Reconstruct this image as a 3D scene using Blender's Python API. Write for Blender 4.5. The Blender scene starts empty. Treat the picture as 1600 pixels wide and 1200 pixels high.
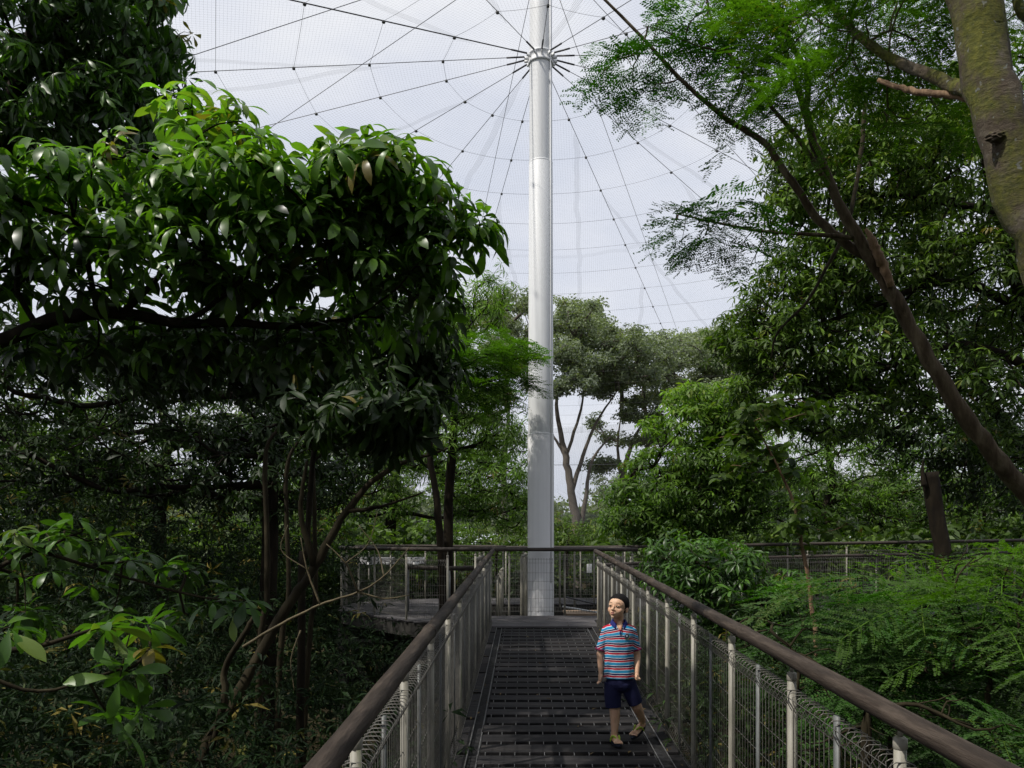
import bpy, bmesh, math, random
import numpy as np
from mathutils import Vector, Matrix
R = math.radians; SUN = 4.2
F = 1244.0                                   # focal length of the photograph in its own pixels
scene = bpy.context.scene
col = scene.collection
EYE = 1.75
def P(px, py, Y):
    "world point seen at photo pixel (px, py) at distance Y"
    return np.array([(px-818)/F*Y, Y, EYE+(845-py)/F*Y])
def ramp(Y): return 0.0362*min(Y, 12.1)
DECK = 0.438+0.012

# ------------------------------------------------------------------ helpers
def tag(o, label=None, cat=None, group=None, kind=None):
    if label: o['label'] = label
    if cat: o['category'] = cat
    if group: o['group'] = group
    if kind: o['kind'] = kind
    return o
def empty(name, loc=(0,0,0), rz=0):
    o = bpy.data.objects.new(name, None); col.objects.link(o)
    o.location = [float(v) for v in loc]; o.rotation_euler = (0,0,rz); o.empty_display_size = .1
    return o
class MB:
    "collects geometry; build() links it as one mesh object"
    def __init__(s): s.v=[]; s.f4=[]; s.f3=[]; s.t4=[]; s.t3=[]; s.n=0; s.uv=None
    def add(s, v, f, tint=0.5):
        v=np.asarray(v,float).reshape(-1,3); f=np.asarray(f,int)
        if len(f)==0: return
        t=np.broadcast_to(np.asarray(tint,float),(len(f),)).copy()
        if f.shape[1]==4: s.f4.append(f+s.n); s.t4.append(t)
        else: s.f3.append(f+s.n); s.t3.append(t)
        s.v.append(v); s.n+=len(v)
    def box(s, c, d, M=None, tint=.5, bev=0):
        hx,hy,hz=[k/2 for k in d]
        if bev<=0:
            v=np.array([[x,y,z] for x in(-hx,hx) for y in(-hy,hy) for z in(-hz,hz)])
            f=[[0,1,3,2],[4,6,7,5],[0,4,5,1],[2,3,7,6],[0,2,6,4],[1,5,7,3]]
            if M is not None: v=v@np.asarray(M)[:3,:3].T
            s.add(v+np.asarray(c,float),f,tint); return
        b=min(bev,hx,hy,hz); pts=[]; 
        bm=bmesh.new(); bmesh.ops.create_cube(bm,size=1)
        for q in bm.verts: q.co=Vector((q.co.x*2*hx,q.co.y*2*hy,q.co.z*2*hz))
        bmesh.ops.bevel(bm,geom=bm.edges[:]+bm.verts[:],offset=b,segments=2,affect='EDGES',profile=.6)
        s.bm(bm,M,c,tint)
    def bm(s,bm,M=None,c=(0,0,0),tint=.5):
        bm.verts.index_update()
        v=np.array([q.co[:] for q in bm.verts])
        if M is not None: v=v@np.asarray(M)[:3,:3].T
        v=v+np.asarray(c,float)
        n0=s.n; s.v.append(v); s.n+=len(v)
        for k,F_,T_ in ((4,s.f4,s.t4),(3,s.f3,s.t3)):
            ff=[[q.index for q in f.verts] for f in bm.faces if len(f.verts)==k]
            if ff: F_.append(np.array(ff)+n0); T_.append(np.full(len(ff),float(tint)))
        for f in bm.faces:
            if len(f.verts)>4:
                ids=[q.index for q in f.verts]
                ff=[[ids[0],ids[i],ids[i+1]] for i in range(1,len(ids)-1)]
                s.f3.append(np.array(ff)+n0); s.t3.append(np.full(len(ff),float(tint)))
        bm.free()
    def tube(s, pts, rad, sides=8, tint=.5, cap=True, ry=None):
        pts=np.asarray(pts,float); n=len(pts)
        rad=np.asarray(rad,float)
        if rad.ndim and len(rad)!=n: rad=np.interp(np.linspace(0,1,n),np.linspace(0,1,len(rad)),rad)
        rad=np.broadcast_to(rad,(n,))
        d=np.gradient(pts,axis=0); d/=np.linalg.norm(d,axis=1)[:,None]+1e-12
        u=np.cross(d[0],[0,0,1.]) 
        if np.linalg.norm(u)<.2: u=np.cross(d[0],[0,1.,0])
        u/=np.linalg.norm(u); U=np.empty((n,3))
        for i in range(n):
            u=u-d[i]*np.dot(u,d[i]); u/=np.linalg.norm(u)+1e-12; U[i]=u
        W=np.cross(d,U); a=np.arange(sides)*2*math.pi/sides
        v=(pts[:,None]+rad[:,None,None]*(np.cos(a)[None,:,None]*U[:,None]+np.sin(a)[None,:,None]*W[:,None])).reshape(-1,3)
        i=np.arange(n-1)[:,None]*sides; j=np.arange(sides)[None,:]; k=(j+1)%sides
        f=np.stack([i+j,i+k,i+sides+k,i+sides+j],-1).reshape(-1,4)
        if cap:
            m=len(v); v=np.vstack([v,pts[0],pts[-1]])
            e=[[m,b,a_] for a_,b in zip(range(sides),[*range(1,sides),0])]
            o=(n-1)*sides
            e+=[[m+1,o+a_,o+b] for a_,b in zip(range(sides),[*range(1,sides),0])]
            n0=s.n; s.add(v,f,tint); s.f3.append(np.array(e)+n0); s.t3.append(np.full(len(e),float(tint)))
        else: s.add(v,f,tint)
    def lathe(s, prof, c=(0,0,0), sides=24, tint=.5):
        "prof: (r,z) list"
        prof=np.array(prof,float); n=len(prof); a=np.arange(sides)*2*math.pi/sides
        v=np.stack([prof[:,0,None]*np.cos(a),prof[:,0,None]*np.sin(a),np.repeat(prof[:,1,None],sides,1)],-1).reshape(-1,3)+np.asarray(c,float)
        i=np.arange(n-1)[:,None]*sides; j=np.arange(sides)[None,:]; k=(j+1)%sides
        s.add(v,np.stack([i+j,i+k,i+sides+k,i+sides+j],-1).reshape(-1,4),tint)
    def build(s, name, mat, parent=None, smooth=True, uv=None):
        me=bpy.data.meshes.new(name)
        v=np.vstack(s.v).astype(np.float32)
        f4=np.vstack(s.f4) if s.f4 else np.zeros((0,4),int); f3=np.vstack(s.f3) if s.f3 else np.zeros((0,3),int)
        t=np.concatenate([*s.t4,*s.t3]).astype(np.float32)
        if parent is not None:
            v=v-np.array(parent['_w'] if '_w' in parent else world_loc(parent),np.float32)
        me.vertices.add(len(v)); me.vertices.foreach_set('co',v.ravel())
        nl=len(f4)*4+len(f3)*3
        me.loops.add(nl); me.loops.foreach_set('vertex_index',np.concatenate([f4.ravel(),f3.ravel()]).astype(np.int32))
        nf=len(f4)+len(f3); me.polygons.add(nf)
        ls=np.concatenate([np.arange(len(f4))*4,len(f4)*4+np.arange(len(f3))*3]).astype(np.int32)
        me.polygons.foreach_set('loop_start',ls)
        me.polygons.foreach_set('use_smooth',np.full(nf,bool(smooth)))
        me.update(calc_edges=True)
        a=me.attributes.new('tint','FLOAT','FACE'); a.data.foreach_set('value',t)
        if uv is not None:
            l=me.uv_layers.new(name='UVMap'); l.data.foreach_set('uv',uv[np.concatenate([f4.ravel(),f3.ravel()])].astype(np.float32).ravel())
        me.materials.append(mat)
        o=bpy.data.objects.new(name,me); col.objects.link(o)
        if parent is not None: o.parent=parent
        return o
def world_loc(o):
    l=Vector((0,0,0))
    while o is not None: l=l+Vector(o.location); o=o.parent
    return l[:]
def catmull(pts, k=5):
    p=np.asarray(pts,float); 
    if len(p)<3: 
        return np.array([p[0]*(1-t)+p[-1]*t for t in np.linspace(0,1,k+1)])
    q=np.vstack([2*p[0]-p[1],p,2*p[-1]-p[-2]]); out=[]
    for i in range(1,len(q)-2):
        for t in np.arange(k)/k:
            out.append(.5*((2*q[i])+(-q[i-1]+q[i+1])*t+(2*q[i-1]-5*q[i]+4*q[i+1]-q[i+2])*t*t+(-q[i-1]+3*q[i]-3*q[i+1]+q[i+2])*t**3))
    out.append(p[-1]); return np.array(out)

# ------------------------------------------------------------------ materials
def newmat(name):
    m=bpy.data.materials.new(name); m.use_nodes=True; nt=m.node_tree; nt.nodes.clear()
    out=nt.nodes.new('ShaderNodeOutputMaterial'); return m,nt,out
def N(nt,t,**kw):
    n=nt.nodes.new(t)
    for k,v in kw.items():
        if k in n.inputs: n.inputs[k].default_value=v
        else: setattr(n,k,v)
    return n
def mixcol(nt,fac,a,b,mode='MIX'):
    n=nt.nodes.new('ShaderNodeMix'); n.data_type='RGBA'; n.blend_type=mode
    for s,v in ((n.inputs['Factor'],fac),(n.inputs['A'],a),(n.inputs['B'],b)):
        if isinstance(v,bpy.types.NodeSocket): nt.links.new(v,s)
        elif isinstance(v,(int,float)): s.default_value=v
        else: s.default_value=(*v,1)
    return n.outputs['Result']
def noise(nt,scale,detail=4,coord='Object',stretch=None,rough=.6):
    tc=nt.nodes.new('ShaderNodeTexCoord'); src=tc.outputs[coord]
    if stretch:
        mp=nt.nodes.new('ShaderNodeMapping'); mp.inputs['Scale'].default_value=stretch; nt.links.new(src,mp.inputs[0]); src=mp.outputs[0]
    n=N(nt,'ShaderNodeTexNoise',Scale=scale,Detail=detail,Roughness=rough); nt.links.new(src,n.inputs['Vector'])
    return n.outputs['Fac']
def rampnode(nt,src,stops):
    n=nt.nodes.new('ShaderNodeValToRGB'); cr=n.color_ramp
    while len(cr.elements)<len(stops): cr.elements.new(.5)
    for e,(p,c) in zip(cr.elements,stops):
        e.position=p; e.color=(*c,1) if hasattr(c,'__len__') else (c,c,c,1)
    nt.links.new(src,n.inputs[0]); return n.outputs[0]
def surf(name,stops,scale=8,detail=5,rough=.7,bump=.2,bscale=None,metal=0,stretch=None,spec=.5,tintvar=None,bdist=.01):
    m,nt,out=newmat(name); b=N(nt,'ShaderNodeBsdfPrincipled'); nt.links.new(b.outputs[0],out.inputs[0])
    nz=noise(nt,scale,detail,stretch=stretch); c=rampnode(nt,nz,stops)
    if tintvar:
        at=nt.nodes.new('ShaderNodeAttribute'); at.attribute_name='tint'
        mp=N(nt,'ShaderNodeMapRange'); mp.inputs['To Min'].default_value=1-tintvar; mp.inputs['To Max'].default_value=1+tintvar
        nt.links.new(at.outputs['Fac'],mp.inputs[0]); c=mixcol(nt,1.0,c,mp.outputs[0],'MULTIPLY')
    nt.links.new(c,b.inputs['Base Color'])
    b.inputs['Roughness'].default_value=rough; b.inputs['Metallic'].default_value=metal; b.inputs['Specular IOR Level'].default_value=spec
    if bump:
        bp=N(nt,'ShaderNodeBump',Strength=bump,Distance=bdist); nt.links.new(noise(nt,bscale or scale*3,4,stretch=stretch),bp.inputs['Height']); nt.links.new(bp.outputs[0],b.inputs['Normal'])
    return m
def leafmat(name,dark,light,old=(.16,.13,.03),rough=.38,trans=.3,spec=.5,tcol=None,dryf=.975):
    "leaf: colour from each leaf's own tint, glossy above, light passing through"
    m,nt,out=newmat(name); at=nt.nodes.new('ShaderNodeAttribute'); at.attribute_name='tint'
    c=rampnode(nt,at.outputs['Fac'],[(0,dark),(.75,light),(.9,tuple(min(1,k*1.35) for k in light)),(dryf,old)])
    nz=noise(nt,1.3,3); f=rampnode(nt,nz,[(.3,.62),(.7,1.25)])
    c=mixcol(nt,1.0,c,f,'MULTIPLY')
    geo=nt.nodes.new('ShaderNodeNewGeometry')
    under=mixcol(nt,.35,c,(.10,.14,.07))
    c2=mixcol(nt,geo.outputs['Backfacing'],c,under)
    b=N(nt,'ShaderNodeBsdfPrincipled',Roughness=rough); b.inputs['Specular IOR Level'].default_value=spec
    nt.links.new(c2,b.inputs['Base Color'])
    t=N(nt,'ShaderNodeBsdfTranslucent'); tc=mixcol(nt,1.0,c,tcol or (1.6,1.9,.45),'MULTIPLY'); nt.links.new(tc,t.inputs[0])
    mx=N(nt,'ShaderNodeMixShader'); mx.inputs[0].default_value=trans
    nt.links.new(b.outputs[0],mx.inputs[1]); nt.links.new(t.outputs[0],mx.inputs[2]); nt.links.new(mx.outputs[0],out.inputs[0])
    return m
MAT={}
MAT['leaf_near']=leafmat('glossy_leaf',(.018,.05,.008),(.07,.16,.02),rough=.38,trans=.34,spec=.45)
MAT['leaf_canopy']=leafmat('canopy_leaf',(.004,.014,.003),(.115,.235,.03),rough=.36,trans=.4,spec=.5)  # wide range: dark end stands for shade low in the crown
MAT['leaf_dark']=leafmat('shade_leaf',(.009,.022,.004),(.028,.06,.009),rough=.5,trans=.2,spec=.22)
MAT['leaf_mid']=leafmat('mid_leaf',(.014,.036,.005),(.090,.155,.018),rough=.5,trans=.3,spec=.25)
MAT['leaf_bright']=leafmat('bright_leaf',(.035,.08,.010),(.13,.23,.03),rough=.48,trans=.38,spec=.3)
MAT['frond']=leafmat('frond_leaf',(.008,.030,.004),(.036,.115,.012),old=(.14,.14,.02),rough=.6,trans=.35,spec=.12)
MAT['frond_fresh']=leafmat('fresh_frond_leaf',(.02,.055,.006),(.085,.18,.018),old=(.16,.18,.02),rough=.6,trans=.42,spec=.15)
MAT['leaf_haze']=leafmat('hazed_far_leaf',(.12,.145,.11),(.25,.29,.19),old=(.16,.16,.07),rough=.7,trans=.25,spec=.2)  # pale and greyed: distance haze put into the leaf colour
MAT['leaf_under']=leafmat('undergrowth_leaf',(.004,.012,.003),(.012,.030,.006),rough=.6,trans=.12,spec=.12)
MAT['litter']=leafmat('dry_leaf',(.03,.02,.010),(.12,.085,.035),rough=.7,trans=.1,spec=.2,tcol=(1,.8,.4))
MAT['bark_dark']=surf('dark_bark',spec=.15,stops=[(.3,(.006,.0045,.003)),(.55,(.016,.012,.007)),(.75,(.036,.028,.017))],scale=9,rough=.85,bump=.6,stretch=(1,1,.35))
MAT['bark_brown']=surf('brown_bark',spec=.15,stops=[(.3,(.010,.008,.004)),(.55,(.026,.021,.011)),(.75,(.06,.05,.028))],scale=7,rough=.85,bump=.7,stretch=(1,1,.4))
MAT['bark_slant']=surf('rough_brown_bark',spec=.12,stops=[(.3,(.03,.022,.014)),(.5,(.075,.056,.036)),(.72,(.15,.125,.085))],scale=7,rough=.9,bump=.8,stretch=(1.6,1.6,.35),bdist=.02)
MAT['bark_pale']=surf('pale_bark',[(.3,(.05,.04,.02)),(.7,(.14,.11,.055))],scale=12,rough=.8,bump=.4)
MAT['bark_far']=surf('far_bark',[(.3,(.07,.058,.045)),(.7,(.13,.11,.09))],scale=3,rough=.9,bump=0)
def mossy():
    m,nt,out=newmat('mossy_bark'); b=N(nt,'ShaderNodeBsdfPrincipled',Roughness=.85); nt.links.new(b.outputs[0],out.inputs[0])
    base=rampnode(nt,noise(nt,6,6),[(.3,(.045,.032,.02)),(.5,(.10,.075,.05)),(.72,(.19,.17,.13))])
    mk=rampnode(nt,noise(nt,3.2,7,rough=.7),[(.42,0.),(.56,1.)])
    ms=rampnode(nt,noise(nt,40,3),[(.3,(.06,.07,.008)),(.7,(.17,.17,.02))])
    c=mixcol(nt,mk,base,ms)
    sp=rampnode(nt,noise(nt,22,2),[(.66,0.),(.70,1.)]); c=mixcol(nt,sp,c,(.23,.24,.21))
    rg=N(nt,'ShaderNodeTexWave',Scale=2.2,Distortion=6.0,Detail=3.0); rg.bands_direction='Z'
    tc=nt.nodes.new('ShaderNodeTexCoord'); nt.links.new(tc.outputs['Object'],rg.inputs[0])
    bp=N(nt,'ShaderNodeBump',Strength=.9,Distance=.03); bp2=N(nt,'ShaderNodeBump',Strength=.12,Distance=.01)
    nt.links.new(noise(nt,16,9,stretch=(1,1,2.2),rough=.75),bp.inputs['Height']); nt.links.new(rg.outputs['Fac'],bp2.inputs['Height'])
    nt.links.new(bp.outputs[0],bp2.inputs['Normal']); nt.links.new(bp2.outputs[0],b.inputs['Normal'])
    nt.links.new(c,b.inputs['Base Color']); return m
MAT['moss']=mossy()
MAT['wood_rail']=surf('weathered_timber',[(.3,(.018,.013,.010)),(.5,(.040,.030,.023)),(.75,(.095,.074,.058))],scale=5,detail=8,rough=.75,bump=.5,stretch=(7,.7,7),bscale=14,spec=.25)
MAT['wood_rail_x']=surf('weathered_timber_across',[(.3,(.02,.016,.012)),(.5,(.042,.033,.026)),(.75,(.09,.073,.06))],scale=5,detail=8,rough=.65,bump=.35,stretch=(.6,6,6),bscale=14,spec=.4)
MAT['deck']=surf('deck_board',[(.25,(.009,.009,.0095)),(.5,(.021,.020,.021)),(.66,(.035,.032,.031)),(.8,(.09,.076,.064))],scale=3.2,detail=9,rough=.8,bump=.4,stretch=(.6,5,5),bscale=10,tintvar=.35,spec=.15)
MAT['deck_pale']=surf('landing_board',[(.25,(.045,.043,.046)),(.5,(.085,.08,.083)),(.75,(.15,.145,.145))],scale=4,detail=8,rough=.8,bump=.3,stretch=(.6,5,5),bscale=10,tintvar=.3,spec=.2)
MAT['grate']=surf('steel_grating',[(.3,(.04,.04,.042)),(.7,(.10,.10,.105))],scale=20,rough=.5,bump=0,metal=.3)
MAT['tick']=surf('galvanised_bar',[(.3,(.07,.07,.07)),(.7,(.16,.16,.16))],scale=20,rough=.5,bump=0,metal=.2)
MAT['post']=surf('cream_post_paint',[(.2,(.09,.085,.06)),(.42,(.19,.18,.145)),(.58,(.29,.275,.23)),(.72,(.10,.13,.04))],scale=5,detail=7,rough=.55,bump=.15,stretch=(2,2,.6))
MAT['post_dark']=surf('dark_steel_bar',[(.3,(.08,.085,.085)),(.7,(.17,.18,.175))],scale=8,rough=.55,bump=.1)
MAT['wire']=surf('galvanised_wire',[(.3,(.10,.095,.085)),(.7,(.21,.20,.18))],scale=30,rough=.42,bump=0,metal=.35)
MAT['mast']=surf('galvanised_steel',[(.25,(.56,.57,.58)),(.45,(.63,.64,.65)),(.62,(.67,.68,.685)),(.8,(.59,.60,.60))],scale=1.6,detail=7,rough=.55,bump=0,metal=.05,stretch=(9,9,.22))
MAT['mast_low']=surf('painted_steel',[(.25,(.66,.665,.67)),(.6,(.72,.72,.73)),(.8,(.67,.67,.66))],scale=1.3,detail=7,rough=.55,bump=0,metal=.0,stretch=(9,9,.2))
MAT['cable']=surf('steel_cable',[(.3,(.05,.05,.055)),(.7,(.10,.10,.11))],scale=30,rough=.5,bump=0,metal=.5)
MAT['clamp']=surf('cable_clamp_metal',[(.3,(.03,.03,.03)),(.7,(.06,.06,.06))],scale=30,rough=.5,bump=0)
MAT['concrete']=surf('stained_concrete',[(.3,(.014,.013,.011)),(.6,(.03,.028,.023)),(.8,(.055,.05,.04))],scale=4,rough=.85,bump=.3)
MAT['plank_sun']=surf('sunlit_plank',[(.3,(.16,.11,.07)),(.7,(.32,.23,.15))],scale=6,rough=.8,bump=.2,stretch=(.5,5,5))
MAT['ground']=surf('leaf_litter_soil',[(.3,(.012,.010,.007)),(.55,(.030,.025,.015)),(.75,(.05,.05,.02))],scale=1.5,detail=8,rough=.95,bump=.6,bdist=.08,spec=0)
MAT['white']=surf('white_paint',[(.3,(.65,.66,.66)),(.7,(.75,.75,.75))],scale=5,rough=.5,bump=0)
MAT['panel']=surf('grey_panel',[(.3,(.12,.125,.13)),(.7,(.2,.2,.21))],scale=5,rough=.4,bump=0)
MAT['break']=surf('broken_wood',[(.3,(.10,.055,.03)),(.6,(.25,.16,.09)),(.8,(.40,.30,.2))],scale=14,rough=.85,bump=.7,stretch=(2,2,.3))

# ------------------------------------------------------------------ leaf units (local frame, z = up / shoot axis)
def leafstrip(base,d,L,W,droop,nseg,fold,roll=0,shape='ob',wavy=0,rng=None):
    d=np.array(d,float); d/=np.linalg.norm(d)
    n=np.array([0,0,1.])-d*d[2]
    if np.linalg.norm(n)<.05: n=np.array([1.,0,0])
    n/=np.linalg.norm(n); s=np.cross(d,n)
    s2=s*math.cos(roll)+n*math.sin(roll); n=n*math.cos(roll)-s*math.sin(roll); s=s2
    V=[]
    for i in range(nseg+1):
        t=i/nseg
        if shape=='ob': w=max(0,math.sin(math.pi*min(1,t**1.5*.985+.012)))**.72*(.6+.4*t)*1.1
        elif shape=='round': w=math.sin(math.pi*min(1,t*.95+.03))**.6
        else: w=math.sin(math.pi*(t*.96+.02))
        ang=droop*t; c=base+L*t*(d*math.cos(ang*.6)-n*math.sin(ang*.6))
        w*=W/2; e=n*fold*w+n*(wavy*W*math.sin(t*9))
        V+= [c-s*w+e,c,c+s*w+e]
    Fc=[]
    for i in range(nseg):
        a=3*i; Fc+=[[a,a+1,a+4,a+3],[a+1,a+2,a+5,a+4]]
    return np.array(V),np.array(Fc)
def whorl(rng,k,L,W,nseg,elev=(-.5,.35),droop=(.5,1.3),petiole=.12,shape='ob',fold=.35,spread=1.0):
    "rosette of k leaves round a shoot tip"
    V=[];Fc=[];T=[];n=0; a0=rng.uniform(0,6.28)
    for i in range(k):
        a=a0+2*math.pi*i/k*spread+rng.uniform(-.25,.25); e=rng.uniform(*elev)
        d=(math.cos(a)*math.cos(e),math.sin(a)*math.cos(e),math.sin(e)); l=L*rng.uniform(.7,1.12)
        base=np.array(d)*L*petiole
        v,f=leafstrip(base,d,l,W*l/L*rng.uniform(.85,1.15),rng.uniform(*droop),nseg,fold*rng.uniform(.4,1.3),rng.uniform(-.35,.35),shape,.0,rng)
        V.append(v);Fc.append(f+n);n+=len(v);T+= [rng.uniform(-.28,.28)]*len(f)
    return np.vstack(V),np.vstack(Fc),np.array(T)
def bipinnate(rng,L=.34,pairs=7,pl=.13,ll=.017,lw=.006,nl=15,curl=.8):
    "feathery leaf: rachis along x, pinnae in pairs, many leaflets"
    V=[];Fc=[];T=[];n=0
    def strip(a,b,w):
        nonlocal n
        a=np.array(a);b=np.array(b);d=b-a; s=np.cross(d,[0,0,1.]); s=s/(np.linalg.norm(s)+1e-9)*w
        V.append(np.array([a-s,a+s,b+s*.5,b-s*.5]));Fc.append(np.array([[0,1,2,3]])+n);n+=4;T.append(0.2)
    def at(t): return np.array([L*t*math.cos(curl*t*.5),0,-L*t*math.sin(curl*t*.5)*.8])
    k=6
    for i in range(k): strip(at(i/k),at((i+1)/k),.0022)
    for i in range(pairs):
        t=.22+.78*i/(pairs-1); p=at(t); tl=pl*(.65+.5*math.sin(math.pi*(t*.8+.1)))*rng.uniform(.85,1.1)
        for sg in(-1,1):
            sw=rng.uniform(.45,.75)+.35*t; dr=rng.uniform(.05,.5)
            d=np.array([math.sin(sw-.25),sg*math.cos(sw-.25),-dr*.6]); d/=np.linalg.norm(d)
            q=p; prev=p
            for j in range(nl):
                u=(j+1)/nl; q=p+d*tl*u+np.array([.12*tl*u*u,0,-dr*.45*tl*u*u])
                if j%5==4: strip(prev,q,.0012); prev=q
                lsz=ll*(.75+.5*math.sin(math.pi*u))
                for s2 in(-1,1):
                    e=d*.38+s2*np.array([d[1]*sg*-0.0-d[1],d[0],0])*.92; e[2]+=rng.uniform(-.28,.12); e/=np.linalg.norm(e)
                    m=q+e*lsz*.55; o=np.cross(e,[0,0,1.]); o=o/(np.linalg.norm(o)+1e-9)*lw/2; o[2]+=rng.uniform(-.3,.3)*lw
                    V.append(np.array([q,m-o,q+e*lsz,m+o])); Fc.append(np.array([[0,1,2,3]])+n); n+=4; T.append(rng.uniform(-.12,.12)+sg*.04)
    return np.vstack(V),np.vstack(Fc),np.array(T)
def clump(rng,k,rad,L,W,flat=.5):
    V=[];Fc=[];T=[];n=0
    for i in range(k):
        p=rng.normal(0,1,3); p=p/np.linalg.norm(p)*rad*rng.uniform(.2,1)**.6; p[2]*=flat
        a=rng.uniform(0,6.28); e=rng.uniform(-.6,.5)
        v,f=leafstrip(p,(math.cos(a)*math.cos(e),math.sin(a)*math.cos(e),math.sin(e)),L*rng.uniform(.7,1.2),W,.5,1,.2,rng.uniform(-.7,.7))
        # one-segment leaf: make it a diamond
        d=v[4]-v[1]; m=(v[1]+v[4])/2; s=np.cross(d,rng.normal(0,1,3)); s=s/(np.linalg.norm(s)+1e-9)*W/2
        V.append(np.array([v[1],m-s,v[4],m+s]));Fc.append(np.array([[0,1,2,3]])+n);n+=4;T.append(rng.uniform(-.25,.25))
    return np.vstack(V),np.vstack(Fc),np.array(T)
g=np.random.default_rng(7)
U={}
U['near']=[whorl(g,int(g.integers(6,9)),.18,.054,6,elev=(-.15,.5),droop=(.8,1.7),petiole=.16) for _ in range(10)]
U['hang']=[whorl(g,int(g.integers(6,9)),.19,.05,4,elev=(-1.1,-.1),droop=(.4,1.2)) for _ in range(8)]
U['big']=[whorl(g,int(g.integers(6,8)),.165,.056,7,elev=(-.45,.3),droop=(.4,1.1),fold=.25) for _ in range(6)]
U['mid']=[whorl(g,int(g.integers(6,9)),.15,.042,3,elev=(-.5,.4),droop=(.4,1.3)) for _ in range(8)]
U['small']=[whorl(g,int(g.integers(5,9)),.125,.034,2,elev=(-.5,.5),droop=(.3,1.2)) for _ in range(8)]
U['narrow']=[whorl(g,int(g.integers(7,11)),.19,.028,3,elev=(-.6,.5),droop=(.4,1.2)) for _ in range(6)]
U['round']=[whorl(g,5,.10,.058,4,elev=(-.3,.4),droop=(.3,.8),shape='round') for _ in range(5)]
U['frond']=[bipinnate(g,.34,7,.145,.0130,.0075,17) for _ in range(4)]
U['frond_small']=[bipinnate(g,.28,5,.13,.027,.0125,7,1.0) for _ in range(4)]
U['clump']=[clump(g,16,.30,.20,.085) for _ in range(6)]
U['farclump']=[clump(g,22,.75,.34,.17,.35) for _ in range(6)]
U['fine']=[clump(g,20,.16,.075,.026,.8) for _ in range(6)]

def scatter(mb,variants,pos,axes,scale,tint,rng):
    "instances leaf units: z column = axis, x column = given or random heading"
    pos=np.asarray(pos,float); n=len(pos)
    if n==0: return
    which=rng.integers(0,len(variants),n)
    for k,(V,Fc,T) in enumerate(variants):
        ix=np.where(which==k)[0]
        if len(ix)==0: continue
        X,Z=axes; Z=Z[ix]/np.linalg.norm(Z[ix],axis=1)[:,None]; Xk=X[ix]-Z*np.sum(X[ix]*Z,1)[:,None]; Xk/=np.linalg.norm(Xk,axis=1)[:,None]+1e-9
        Yk=np.cross(Z,Xk); M=np.stack([Xk,Yk,Z],2)*scale[ix][:,None,None]
        v=np.einsum('nij,mj->nmi',M,V)+pos[ix][:,None]
        f=(Fc[None]+(np.arange(len(ix))*len(V))[:,None,None]).reshape(-1,Fc.shape[1])
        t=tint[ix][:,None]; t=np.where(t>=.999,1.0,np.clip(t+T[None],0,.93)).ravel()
        mb.add(v.reshape(-1,3),f,t)

def grow(seedpts,seedpar,att,bf=.35):
    "connects attractor points to a limb skeleton by near-shortest paths"
    S=np.asarray(seedpts,float); A=np.asarray(att,float); ns=len(S); n=ns+len(A)
    pts=np.vstack([S,A]); par=np.full(n,-1); par[:ns]=seedpar; plen=np.zeros(n)
    best=np.full(len(A),1e9); bp=np.zeros(len(A),int); done=np.zeros(len(A),bool)
    for i in range(0,ns):
        d=np.linalg.norm(A-S[i],axis=1); u=d<best; best[u]=d[u]; bp[u]=i
    order=[]
    for _ in range(len(A)):
        k=int(np.argmin(np.where(done,1e9,best))); done[k]=True; i=ns+k; par[i]=bp[k]
        plen[i]=plen[bp[k]]+np.linalg.norm(A[k]-pts[bp[k]]); order.append(i)
        d=np.linalg.norm(A-A[k],axis=1)+bf*plen[i]; u=(d<best)&~done; best[u]=d[u]; bp[u]=i
    return pts,par,order
def ell(blobs,rng,shell=.55,dens=1.0):
    out=[]
    for (px,py,Y,rx,ry,rY,n) in blobs:
        c=P(px,py,Y); k=Y/F; n=int(n*dens)
        d=rng.normal(0,1,(n,3)); d/=np.linalg.norm(d,axis=1)[:,None]
        rr=rng.uniform(0,1,(n,1))**(.33*(1-shell)+.02)
        out.append(c+d*rr*np.array([rx*k,rY,ry*k]))
    return np.vstack(out)
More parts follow.
